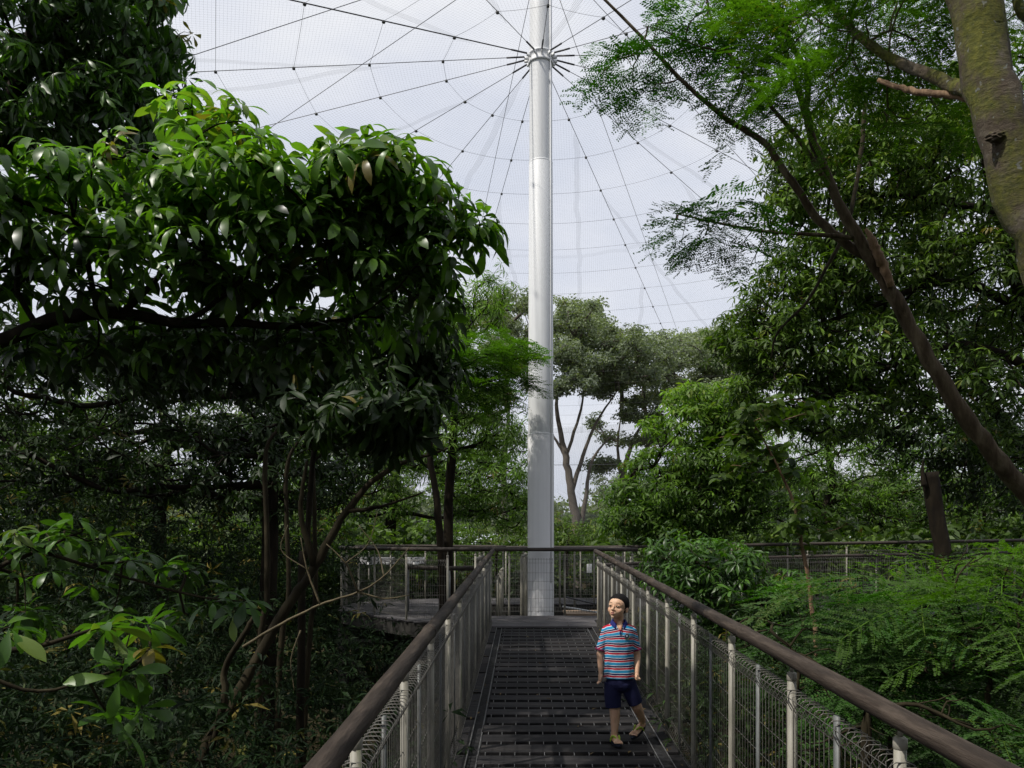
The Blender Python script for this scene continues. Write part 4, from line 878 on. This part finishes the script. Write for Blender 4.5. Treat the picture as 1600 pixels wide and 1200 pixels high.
# dead yellow leaves and dark log low right
stem('dark fallen log lying under the ferny shrubs at the frame edge',[P(1400,1052,5.6),P(1480,1050,5.5),P(1560,1046,5.4),P(1700,1040,5.3)],[.05,.055,.06,.06],'bark_dark','fallen_log',cat='log',seed=12)
# tree added out of view beside the camera, its crown placed to shade the deck
tree('drooping_leaf_tree','tall tree added out of view beside the bridge, its crown shading the deck','tree',
 [([(-6.6,4.6,-6.2),(-6.5,4.6,0),(-6.2,4.7,4),(-5.6,4.8,7.2)],[.26,.22,.17,.08])],
 [(818-1244*5.6/5,845-1244*(7.6-1.75)/5,5,260,190,1.6,240),(818-1244*5.0/6.3,845-1244*(7.9-1.75)/6.3,6.3,230,120,.9,120)],
 'hang','leaf_dark','bark_dark',91,per=2.4,off=.25,scale=1.25,tipr=.006,tintmu=.35,up=.5,maxr=.06,loc=(-6.6,4.6,-6.2))

# unseen trees beside and behind the camera, added to cut the open sky light
def W2(x,y,z): return (818+F*x/y,845-F*(z-EYE)/y,y)
def wblob(x,y,z,rx,ry,rz,n,rng): 
    d=rng.normal(0,1,(n,3)); d/=np.linalg.norm(d,axis=1)[:,None]; return np.array([x,y,z])+d*rng.uniform(.4,1,(n,1))*np.array([rx,ry,rz])
def surround(lab,trunk,blobs,seed):
    rng=np.random.default_rng(seed); root=empty('sky_blocker_tree',trunk[0]); tag(root,lab,'tree')
    m=MB(); m.tube(catmull(trunk,5),[.28,.22,.16,.08],12); 
    A=np.vstack([wblob(*b_,rng) for b_ in blobs])
    for q in A[rng.integers(0,len(A),26)]: m.tube(catmull([trunk[-2],(np.array(trunk[-1])+q)/2,q],4),[.06,.03,.01],5,cap=False)
    m.build('trunk',MAT['bark_dark'],root)
    pos=np.repeat(A,4,0)+rng.normal(0,.3,(len(A)*4,3)); n=len(pos); l=MB()
    scatter(l,U['mid'],pos,(rng.normal(0,1,(n,3)),np.array([0,0,1.])+rng.normal(0,.5,(n,3))),1.7*rng.uniform(.8,1.2,n),np.clip(.4+rng.normal(0,.2,n),0,.9),rng)
    l.build('crown',MAT['leaf_dark'],root)
surround('unseen large tree behind the camera beside the start of the bridge, added to cut sky light',[(3.6,-4,-6.2),(3.6,-4,0),(3.2,-3.6,4),(3,-3,7)],[(3.5,-.8,6.0,2.4,2.4,1.3,260),(4.5,-4.5,4.5,3,2.5,3.2,300),(1.0,-5.5,5.2,3,2.2,2.2,220)],301)
surround('unseen large tree behind the camera over the bridge approach, added to cut sky light',[(-2.6,-8,-6.2),(-2.6,-8,0),(-2.2,-8,4),(-2,-8,6)],[(-1.5,-8.5,4.5,4,2.2,4,420),(-5.5,-6.5,2.2,3,2.5,3,260)],302)
surround('unseen low branching tree beside the camera below the rosette bough, added to cut sky light',[(-4.6,-1.5,-6.2),(-4.6,-1.5,-3),(-4.6,-1.2,0),(-4.6,-1,2)],[(-4.6,-1.0,1.6,2.2,2.2,2.0,260)],303)
surround('unseen large tree beside the mossy trunk outside the frame, added to cut sky light',[(6.2,2.0,-6.2),(6.2,2,0),(5.8,2.2,4),(5.4,2.4,6.5)],[(5.2,1.8,5.6,2.2,2.2,2.4,300),(5.8,-.5,1.5,2,2,2.2,200)],304)
# ================================================================== the boy
BX,BY=.733,6.0; BZ=ramp(6.0)+.006
boy=empty('person',(BX,BY,BZ)); tag(boy,'small boy in striped polo shirt, navy shorts and flip flops, looking up to one side','person')
def mcol(name,c,rough=.6,spec=.4,sss=0,bump=0,bs=60,c2=None,sc=8):
    m,nt,out=newmat(name); b=N(nt,'ShaderNodeBsdfPrincipled',Roughness=rough); b.inputs['Specular IOR Level'].default_value=spec
    nt.links.new(b.outputs[0],out.inputs[0])
    if c2: nt.links.new(rampnode(nt,noise(nt,sc,4),[(.35,c),(.68,c2)]),b.inputs['Base Color'])
    else: b.inputs['Base Color'].default_value=(*c,1)
    if sss: b.inputs['Subsurface Weight'].default_value=sss; b.inputs['Subsurface Radius'].default_value=(.012,.005,.003); b.inputs['Subsurface Scale'].default_value=.6
    if bump:
        bp=N(nt,'ShaderNodeBump',Strength=bump,Distance=.004); nt.links.new(noise(nt,bs,3),bp.inputs['Height']); nt.links.new(bp.outputs[0],b.inputs['Normal'])
    return m
MAT['skin']=mcol('skin',(.58,.35,.225),.5,.35,.12,.08,90,(.68,.44,.30),14)
MAT['lip']=mcol('lip',(.48,.20,.16),.4,.4); MAT['mouth']=mcol('mouth_inside',(.06,.015,.015),.5); MAT['eye']=mcol('dark_iris',(.012,.008,.006),.15,.6)
MAT['eye_shaded']=mcol('shaded_eye',(.16,.10,.075),.6); MAT['hair']=mcol('black_hair',(.004,.0035,.0035),.7,.15,0,.9,160,(.009,.008,.007),60)  # eyeball gets a skin shadow tone in place of white
MAT['navy']=mcol('navy_cotton',(.010,.012,.045),.85,.2,0,.5,35,(.016,.018,.06)); MAT['navy_collar']=mcol('blue_collar_knit',(.018,.024,.14),.8,.2,0,.3,200)
MAT['cuff']=mcol('maroon_cuff',(.16,.018,.07),.8,.2); MAT['skin_inner']=mcol('orange_placket',(.50,.20,.13),.8,.2)
MAT['sole']=mcol('dark_rubber',(.012,.016,.028),.6,.3); MAT['strap']=mcol('lime_rubber',(.33,.48,.03),.45,.4); MAT['brow']=mcol('brow_hair',(.20,.115,.075),.8)
MAT['badge_ring']=mcol('badge_thread',(.16,.24,.10),.7); MAT['badge_dot']=mcol('badge_centre_thread',(.30,.34,.42),.7)
def shirtmat():
    m,nt,out=newmat('striped_jersey'); b=N(nt,'ShaderNodeBsdfPrincipled',Roughness=.85); b.inputs['Specular IOR Level'].default_value=.2
    tc=nt.nodes.new('ShaderNodeTexCoord'); s=nt.nodes.new('ShaderNodeSeparateXYZ'); nt.links.new(tc.outputs['Object'],s.inputs[0])
    def M_(op,a,bb=None):
        n=nt.nodes.new('ShaderNodeMath'); n.operation=op
        for i,v in enumerate((a,bb)):
            if v is None: continue
            if isinstance(v,bpy.types.NodeSocket): nt.links.new(v,n.inputs[i])
            else: n.inputs[i].default_value=v
        return n.outputs[0]
    ax=M_('ABSOLUTE',M_('ADD',s.outputs[0],.012)); sh=M_('MULTIPLY',M_('MAXIMUM',M_('SUBTRACT',ax,.095),0),.45)
    up=M_('MAXIMUM',M_('SUBTRACT',s.outputs[2],.76),0)                        # chest stripes lift toward the placket
    lift=M_('MULTIPLY',M_('MULTIPLY',up,ax),2.2)
    z=M_('ADD',M_('ADD',s.outputs[2],sh),M_('ADD',lift,M_('MULTIPLY',M_('SUBTRACT',noise(nt,7,3),.5),.018)))
    p=M_('FRACT',M_('DIVIDE',M_('SUBTRACT',z,.485),.0572))
    W=(.58,.58,.62)
    n=nt.nodes.new('ShaderNodeValToRGB'); n.color_ramp.interpolation='CONSTANT'; cr=n.color_ramp
    st=[(0,(.025,.26,.48)),(.34,W),(.43,(.42,.006,.028)),(.645,W),(.72,(.008,.010,.07)),(.92,W)]
    while len(cr.elements)<len(st): cr.elements.new(.5)
    for e,(q,c) in zip(cr.elements,st): e.position=q; e.color=(*c,1)
    nt.links.new(p,n.inputs[0]); nt.links.new(n.outputs[0],b.inputs['Base Color'])
    bp=N(nt,'ShaderNodeBump',Strength=.8,Distance=.01); nt.links.new(noise(nt,9,3,stretch=(1.3,1.3,.7)),bp.inputs['Height']); nt.links.new(bp.outputs[0],b.inputs['Normal'])
    nt.links.new(b.outputs[0],out.inputs[0]); return m
MAT['shirt']=shirtmat()
def ellips(mb,c,r,Rm=None,seg=20):
    u=np.linspace(0,math.pi,seg//2+1); prof=[(math.sin(a),-math.cos(a)) for a in u]
    t=MB(); t.lathe([(max(1e-4,a),b) for a,b in prof],(0,0,0),seg); v=t.v[0]*np.array(r)
    if Rm is not None: v=v@np.array(Rm)[:3,:3].T
    mb.add(v+np.array(c),t.f4[0])
def caps(mb,pts,rad,sides=16):
    pts=[np.array(p,float) for p in pts]; mb.tube(catmull(pts,4) if len(pts)>2 else pts,np.interp(np.linspace(0,1,(len(pts)-1)*4+1 if len(pts)>2 else 2),np.linspace(0,1,len(rad)),rad),sides)
    ellips(mb,pts[0],(rad[0],)*3,seg=sides); ellips(mb,pts[-1],(rad[-1],)*3,seg=sides)
def remesh(mb,name,mat,parent,vox=.0035,smooth=6,offset=(0,0,0),fac=.5):
    o=mb.build('tmp',mat); mod=o.modifiers.new('r','REMESH'); mod.mode='VOXEL'; mod.voxel_size=vox; mod.use_smooth_shade=True
    s=o.modifiers.new('s','SMOOTH'); s.iterations=smooth; s.factor=fac
    dg=bpy.context.evaluated_depsgraph_get(); me=bpy.data.meshes.new_from_object(o.evaluated_get(dg)); me.name=name
    bpy.data.objects.remove(o,do_unlink=True)
    me.materials.clear(); me.materials.append(mat)
    for p in me.polygons: p.use_smooth=True
    q=bpy.data.objects.new(name,me); col.objects.link(q); q.parent=parent; return q
def local(mb,name,mat,parent,smooth=True):
    parent['_w']=[0,0,0]; o=mb.build(name,mat,parent,smooth); del parent['_w']; return o
# head frame: forward -y, up z
HC=np.array([-.022,-.005,1.030])
HR=Matrix.Rotation(R(-31),3,'Z')@Matrix.Rotation(R(-11),3,'X')@Matrix.Rotation(R(3),3,'Y')
HRn=np.array(HR)
def H(p): return HC+HRn@np.array(p,float)
def hell(mb,c,r,rot=None): 
    M=HR@rot if rot is not None else HR
    ellips(mb,H(c),r,M)
b=MB()
hell(b,(0,.014,.022),(.070,.082,.074)); hell(b,(0,-.020,.012),(.063,.060,.062)); hell(b,(0,-.024,-.032),(.059,.052,.052)); hell(b,(0,-.040,-.062),(.034,.034,.029)); hell(b,(0,-.058,-.080),(.017,.016,.014))
for s in(-1,1):
    hell(b,(s*.033,-.044,-.030),(.025,.022,.027)); hell(b,(s*.070,.014,-.016),(.007,.015,.023),Matrix.Rotation(R(-18*s),3,'Z')); hell(b,(s*.034,-.018,-.046),(.020,.030,.026))
    hell(b,(s*.0095,-.0815,-.031),(.0075,.0075,.0065)); hell(b,(s*.027,-.060,-.001),(.019,.013,.016))
caps(b,[H((0,-.070,.006)),H((0,-.080,-.012)),H((0,-.090,-.028))],[.006,.007,.0095],12)
hell(b,(0,-.076,-.049),(.014,.010,.006)); hell(b,(0,-.0745,-.064),(.012,.010,.006)); hell(b,(0,-.066,-.056),(.024,.018,.018))
caps(b,[(-.013,.012,.84),(-.014,.012,.90),(-.018,.010,.965)],[.036,.034,.040])
ellips(b,(-.013,-.026,.885),(.030,.036,.036)); ellips(b,(-.013,-.038,.875),(.018,.030,.024))
# torso, limbs
ellips(b,(-.012,.012,.80),(.095,.048,.075)); ellips(b,(-.012,.010,.66),(.085,.055,.13)); ellips(b,(-.010,.012,.50),(.085,.055,.09))
caps(b,[(-.104,.01,.842),(-.148,.016,.70),(-.156,.012,.655),(-.153,-.010,.535)],[.030,.0265,.024,.0165]); caps(b,[(.080,.01,.842),(.117,.018,.70),(.127,.012,.645),(.117,-.035,.542)],[.030,.0265,.024,.0165])
caps(b,[(-.055,.01,.45),(-.048,.0,.29),(-.043,.008,.20),(-.047,.012,.065)],[.050,.041,.038,.023]); caps(b,[(.040,.01,.45),(.112,.03,.30),(.146,.075,.23),(.190,.165,.135)],[.050,.041,.037,.023])
# hands: his right hangs open, his left is a loose fist
def hand(W,down,out,palm,curl,thumb_dir,fist=False):
    W=np.array(W,float); d=np.array(down,float); d/=np.linalg.norm(d); o=np.array(out,float); o-=d*np.dot(o,d); o/=np.linalg.norm(o); n=np.cross(d,o)
    caps(b,[W,W+d*.018,W+d*.040],[.0155,.018,.017],12)
    for k in (-1.5,-.5,.5,1.5):
        caps(b,[W+d*.012+o*k*.005,W+d*.042+o*k*.0095],[.011,.0095],10)
    for k,l in zip((-1.5,-.5,.5,1.5),(.030,.036,.034,.026)):
        q=W+d*.046+o*k*.0105; pts=[q]; ang=.25 if not fist else 1.0
        for j,sg in enumerate((.42,.33,.25)):
            q=q+(d*math.cos(ang)+n*palm*math.sin(ang))*l*sg*(1.15 if not fist else .95); pts.append(q); ang+=curl
        for a_,b_,r1,r2 in zip(pts[:-1],pts[1:],(.0066,.0062,.0056),(.0062,.0056,.005)): caps(b,[a_,b_],[r1,r2],10)
    q=W+d*.016+o*1.2*.012*thumb_dir; t1=q+(d*.7+o*thumb_dir*.7+n*palm*.35)*.022; t2=t1+(d*.85+o*thumb_dir*(.1 if not fist else -.5)+n*palm*.4)*.018
    caps(b,[q,t1],[.0095,.0078],10); caps(b,[t1,t2],[.0078,.0062],10)
hand((-.153,-.012,.532),(-.06,-.10,-1),(.35,-1,0),1,.38,1)
hand((.117,-.037,.538),(-.02,-.20,-1),(-.6,-1,0),-1,1.15,1,True)
# feet
def foot(heel,toe,up=(0,0,1)):
    heel=np.array(heel,float);toe=np.array(toe,float);d=toe-heel;L_=np.linalg.norm(d);d/=L_;u=np.array(up,float);u-=d*np.dot(u,d);u/=np.linalg.norm(u);s=np.cross(d,u)
    caps(b,[heel+d*.018+u*.022,heel+d*.07+u*.026,heel+d*(L_-.045)+u*.018],[.023,.026,.016],14)
    for k in (-1,1): caps(b,[heel+d*.05+u*.016+s*k*.006,heel+d*(L_-.04)+u*.013+s*k*.018],[.018,.013],12)
    caps(b,[heel+d*.03+u*.035,heel+d*.035+u*.07],[.023,.022],14)
    for k,(o_,l,r_) in enumerate(((-.024,.030,.0092),(-.010,.028,.0068),(.002,.025,.0065),(.0135,.021,.0062),(.0245,.016,.006))):
        a_=heel+d*(L_-.045)+s*o_*foot.sg+u*.011; caps(b,[a_,a_+d*l+u*-.001],[r_*1.05,r_],10)
    return heel,toe,d,u,s,L_
foot.sg=1
fA=foot((-.056,.062,.014),(-.022,-.108,.014)); foot.sg=-1
fB=foot((.213,.225,.085),(.098,.118,.016),(.25,.0,1))
body=remesh(b,'body',MAT['skin'],boy,.0023,7)
# flip flops
for F_,zz,sg in ((fA,0,1),(fB,0,-1)):
    heel,toe,d,u,s,L_=F_; m=MB(); n=20; top=[];bot=[]
    for i in range(n):
        t=2*math.pi*i/n; lx=(L_/2+.008)*math.cos(t); w=(.034 if lx>0 else .027)*math.sin(t)*(1-.10*math.cos(t)**4); c=(heel+toe)/2
        q=c+d*lx+s*w; top.append(q+u*.002); bot.append(q-u*.013)
    V=np.array(top+bot+[(heel+toe)/2+u*.002,(heel+toe)/2-u*.013]); f4=[[i,(i+1)%n,n+(i+1)%n,n+i] for i in range(n)]; f3=[[2*n,(i+1)%n,i] for i in range(n)]+[[2*n+1,n+i,n+(i+1)%n] for i in range(n)]
    m.add(V,f4); m.f3.append(np.array(f3)); m.t3.append(np.full(len(f3),.5))
    ff=local(m,'flip_flop',MAT['sole'],boy,False)
    m=MB(); a0=heel+d*(L_-.040)+u*.012-s*.014*sg*.6
    for k in(-1,1):
        m.tube(catmull([a0,a0+u*.016-d*.016+s*k*.008,heel+d*(L_*.52)+u*.050+s*k*.022,heel+d*(L_*.40)+u*.028+s*k*.034,heel+d*(L_*.34)+s*k*.034],4),[.0048,.0062,.0068,.0062,.005],8)
    local(m,'strap',MAT['strap'],ff)
# shirt
sb=MB()
prof=[(.494,-.009,.117,.084),(.52,-.009,.117,.085),(.60,-.012,.112,.083),(.68,-.013,.110,.082),(.76,-.013,.113,.083),(.82,-.013,.120,.080),(.86,-.013,.125,.070),(.885,-.013,.106,.060),(.902,-.014,.066,.050),(.909,-.014,.050,.044)]
pr=np.array(prof); zz=np.linspace(.494,.909,44); n=48; V=[]
for z in zz:
    cx,hw,hd=[np.interp(z,pr[:,0],pr[:,k]) for k in(1,2,3)]
    for i in range(n):
        t=2*math.pi*i/n; fold=1+.035*math.sin(3*t+z*22)*max(0,(.78-z))*2.2+.012*math.sin(7*t-z*40)
        V.append([cx+hw*np.sign(math.cos(t))*abs(math.cos(t))**.85*fold,.008+hd*math.sin(t)*fold,z])
i=np.arange(43)[:,None]*n;j=np.arange(n)[None];k=(j+1)%n
n0=sb.n; sb.add(np.array(V),np.stack([i+j,i+k,i+n+k,i+n+j],-1).reshape(-1,4)); 
sb.add(np.array(V[:n]+[[-.009,.008,.500]]),np.array([[n,(q+1)%n,q] for q in range(n)])); sb.add(np.array(V[-n:]+[[-.014,.008,.905]]),np.array([[n,q,(q+1)%n] for q in range(n)]))
def sleeve(a,e,r0,r1):
    a=np.array(a);e=np.array(e); sb.tube([a,a*.5+e*.5,e],[r0,(r0+r1)/2,r1],24); ellips(sb,a,(r0,r0,r0*.9))
sleeve((-.098,.010,.850),(-.151,.014,.706),.046,.037); sleeve((.074,.010,.850),(.118,.016,.706),.046,.037)
shirt=remesh(sb,'shirt',MAT['shirt'],boy,.0034,4)
for (a,e) in (((-.1505,.0137,.714),(-.1545,.0142,.700)),((.118,.0157,.714),(.1215,.0162,.700))):
    m=MB(); a=np.array(a);e=np.array(e); m.tube([a,e],[.0385,.0390],24); local(m,'cuff',MAT['cuff'],shirt)
m=MB(); V=[];f=[]; nn=26
for i in range(nn+1):
    t=R(-90+24)+ (R(360-48))*i/nn; fr=max(0,-math.sin(t))                # gap at the front (-y)
    c,s_=math.cos(t),math.sin(t); drop=.030*fr**2
    V+= [[-.015+.046*c,.006+.046*s_,.925-drop],[-.015+.052*c,.005+.053*s_,.934-drop],[-.015+(.067+.012*fr)*c,.005+(.060+.014*fr)*s_,.905-drop*1.25],[-.015+(.064+.010*fr)*c,.005+(.058+.012*fr)*s_,.897-drop*1.25]]
for i in range(nn):
    for q in range(4): a=4*i+q; b2=4*i+(q+1)%4; f.append([a,b2,b2+4,a+4])
f+= [[0,3,2,1],[4*nn,4*nn+1,4*nn+2,4*nn+3]]
m.add(np.array(V),f); local(m,'collar',MAT['navy_collar'],shirt)
m=MB(); m.add(np.array([[-.026,-.056,.893],[.000,-.058,.893],[-.008,-.076,.866],[-.018,-.076,.866]]),[[0,3,2,1]]); local(m,'placket',MAT['skin_inner'],shirt)
m=MB(); m.box((-.013,-.0745,.842),(.010,.008,.026),None,bev=.003); ellips(m,(-.013,-.080,.815),(.003,.003,.003)); local(m,'button_band',MAT['navy_collar'],shirt)
m=MB(); ellips(m,(.037,-.069,.815),(.020,.005,.023),Matrix.Rotation(R(14),3,'Z')); bd=local(m,'badge',MAT['navy_collar'],shirt)
m=MB(); m.tube([[.037+.017*math.cos(t),-.0765+.004*math.cos(t),.815+.019*math.sin(t)] for t in np.linspace(0,2*math.pi,22)],.0017,6); local(m,'badge_ring',MAT['badge_ring'],bd)
m=MB(); ellips(m,(.037,-.0775,.817),(.007,.002,.008)); local(m,'badge_centre',MAT['badge_dot'],bd)
# shorts
sh=MB(); sh.tube(catmull([(-.008,.012,.52),(-.006,.012,.47),(-.004,.012,.43)],4),[.080,.082,.078],28); ellips(sh,(-.030,.012,.45),(.086,.080,.075)); ellips(sh,(.018,.012,.45),(.086,.080,.075))
sh.tube(catmull([(-.058,.012,.46),(-.060,.008,.36),(-.056,.004,.272)],5),[.066,.064,.060],24); sh.tube(catmull([(.048,.014,.46),(.085,.02,.37),(.118,.032,.298)],5),[.066,.060,.055],24)
remesh(sh,'shorts',MAT['navy'],boy,.0036,3)
# hair, face
hb=MB(); t=MB(); t.lathe([(max(1e-4,math.sin(a)),-math.cos(a)) for a in np.linspace(0,math.pi,40)],(0,0,0),64); v=t.v[0].copy(); rg=np.random.default_rng(4)
out_=[]
for q in v:
    x,y,z=q; yy=y
    p=np.array([x*.0765,.015+y*.0875,.023+z*.0800])
    line=np.interp(p[1],[-.08,-.055,-.035,-.015,.01,.03,.08],[.052,.050,.043,.008,-.022,-.046,-.060])      # hairline height by depth
    k=np.clip((p[2]-line+rg.normal(0,.003))/.016,-1,1); amt=.90+.10*(k*.5+.5)
    r_=amt+(.012*(math.sin(x*31+z*17)*math.sin(y*27+3))+rg.normal(0,.006))*(k>0)
    out_.append(H(np.array([0,.013,.024])+(p-np.array([0,.013,.024]))*r_))
hb.add(np.array(out_),t.f4[0]); local(hb,'hair',MAT['hair'],boy)
for s in(-1,1):
    m=MB(); hell(m,(s*.0285,-.0715,-.003),(.0105,.006,.0034)); e=local(m,'eye',MAT['eye_shaded'],body)
    m=MB(); hell(m,(s*.0285-.002,-.0755,-.003),(.0080,.0028,.0034)); local(m,'iris',MAT['eye'],e)
    m=MB(); m.tube(catmull([H((s*.0165,-.0735,-.004)),H((s*.022,-.0785,.0005)),H((s*.031,-.078,.0022)),H((s*.0405,-.0705,-.002))],4),[.0008,.0012,.0013,.0007],6); local(m,'upper_lid',MAT['brow'],e)
    m=MB(); m.tube(catmull([H((s*.014,-.0765,.0185)),H((s*.025,-.077,.0225)),H((s*.037,-.071,.0225)),H((s*.045,-.062,.018))],4),[.0009,.0015,.0014,.0006],6); local(m,'eyebrow',MAT['brow'],body)
m=MB(); hell(m,(0,-.0835,-.0565),(.0085,.0035,.0038)); mo=local(m,'mouth',MAT['mouth'],body)
m=MB(); m.tube(catmull([H((-.0155,-.076,-.0565)),H((-.007,-.0855,-.0505)),H((0,-.087,-.0515)),H((.007,-.0855,-.0505)),H((.0155,-.076,-.0565))],4),[.001,.0028,.0026,.0028,.001],8)
m.tube(catmull([H((-.0145,-.076,-.058)),H((-.006,-.0835,-.0625)),H((.006,-.0835,-.0625)),H((.0145,-.076,-.058))],4),[.001,.0034,.0034,.001],8); local(m,'lips',MAT['lip'],body)
for s in(-1,1):
    m=MB(); hell(m,(s*.0055,-.091,-.0365),(.0026,.003,.0017)); local(m,'nostril',MAT['mouth'],body)
# ================================================================== ground, sky, sun, camera
gm=MB(); n=60; xs=np.sign(np.linspace(-1,1,n))*np.abs(np.linspace(-1,1,n))**3*900
X,Y=np.meshgrid(xs,xs+20); rg=np.random.default_rng(5); Zg=-6.1+rg.normal(0,.12,X.shape)+.25*np.sin(X*.31)*np.cos(Y*.27)
V=np.stack([X.ravel(),Y.ravel(),Zg.ravel()],1); i=np.arange(n-1)[:,None]*n; j=np.arange(n-1)[None]
gm.add(V,np.stack([i+j,i+j+1,i+n+j+1,i+n+j],-1).reshape(-1,4)); o=gm.build('ground',MAT['ground']); tag(o,kind='structure')
sun_dir=Vector((-.88,-.52,1.4)).normalized()
el=math.asin(sun_dir.z); rot=math.atan2(sun_dir.x,sun_dir.y)
w=bpy.data.worlds.new('World'); scene.world=w; w.use_nodes=True; nt=w.node_tree; nt.nodes.clear()
out=nt.nodes.new('ShaderNodeOutputWorld'); bg=nt.nodes.new('ShaderNodeBackground'); bg.inputs[1].default_value=.1
sky=nt.nodes.new('ShaderNodeTexSky'); sky.sky_type='NISHITA'; sky.sun_disc=False; sky.sun_elevation=el; sky.sun_rotation=rot; sky.dust_density=3; sky.air_density=1.2
tc=nt.nodes.new('ShaderNodeTexCoord'); mp=nt.nodes.new('ShaderNodeMapping'); mp.inputs['Scale'].default_value=(1.2,1.2,3.2); nt.links.new(tc.outputs['Generated'],mp.inputs[0])
nz=N(nt,'ShaderNodeTexNoise',Scale=1.6,Detail=6.0,Roughness=.55); nt.links.new(mp.outputs[0],nz.inputs['Vector'])
cc=rampnode(nt,nz.outputs['Fac'],[(.32,(6.8,7.3,8.5)),(.5,(8.1,8.4,9.3)),(.68,(9.7,9.8,10.1))])
mx=mixcol(nt,.90,sky.outputs[0],cc); nt.links.new(mx,bg.inputs[0]); nt.links.new(bg.outputs[0],out.inputs[0])
sl=bpy.data.lights.new('sun','SUN'); sl.energy=SUN; sl.angle=R(.9); sl.color=(1,.95,.87)
so=bpy.data.objects.new('sun',sl); col.objects.link(so); so.rotation_euler=sun_dir.to_track_quat('Z','Y').to_euler()
cam=bpy.data.cameras.new('camera'); co=bpy.data.objects.new('camera',cam); col.objects.link(co); scene.camera=co
co.location=(0,0,EYE); co.rotation_euler=(R(90),0,0); cam.lens=28; cam.sensor_width=36
cam.shift_x=-18/1600; cam.shift_y=245/1600; cam.clip_end=3000; cam.clip_start=.05
scene.view_settings.view_transform='Standard'; scene.view_settings.look='None'; scene.view_settings.exposure=0
scene.render.engine='CYCLES'; cy=scene.cycles
cy.max_bounces=7; cy.diffuse_bounces=3; cy.glossy_bounces=2; cy.transmission_bounces=4; cy.transparent_max_bounces=14
cy.use_denoising=True; cy.use_adaptive_sampling=True; cy.adaptive_threshold=.02; cy.caustics_reflective=False; cy.caustics_refractive=False
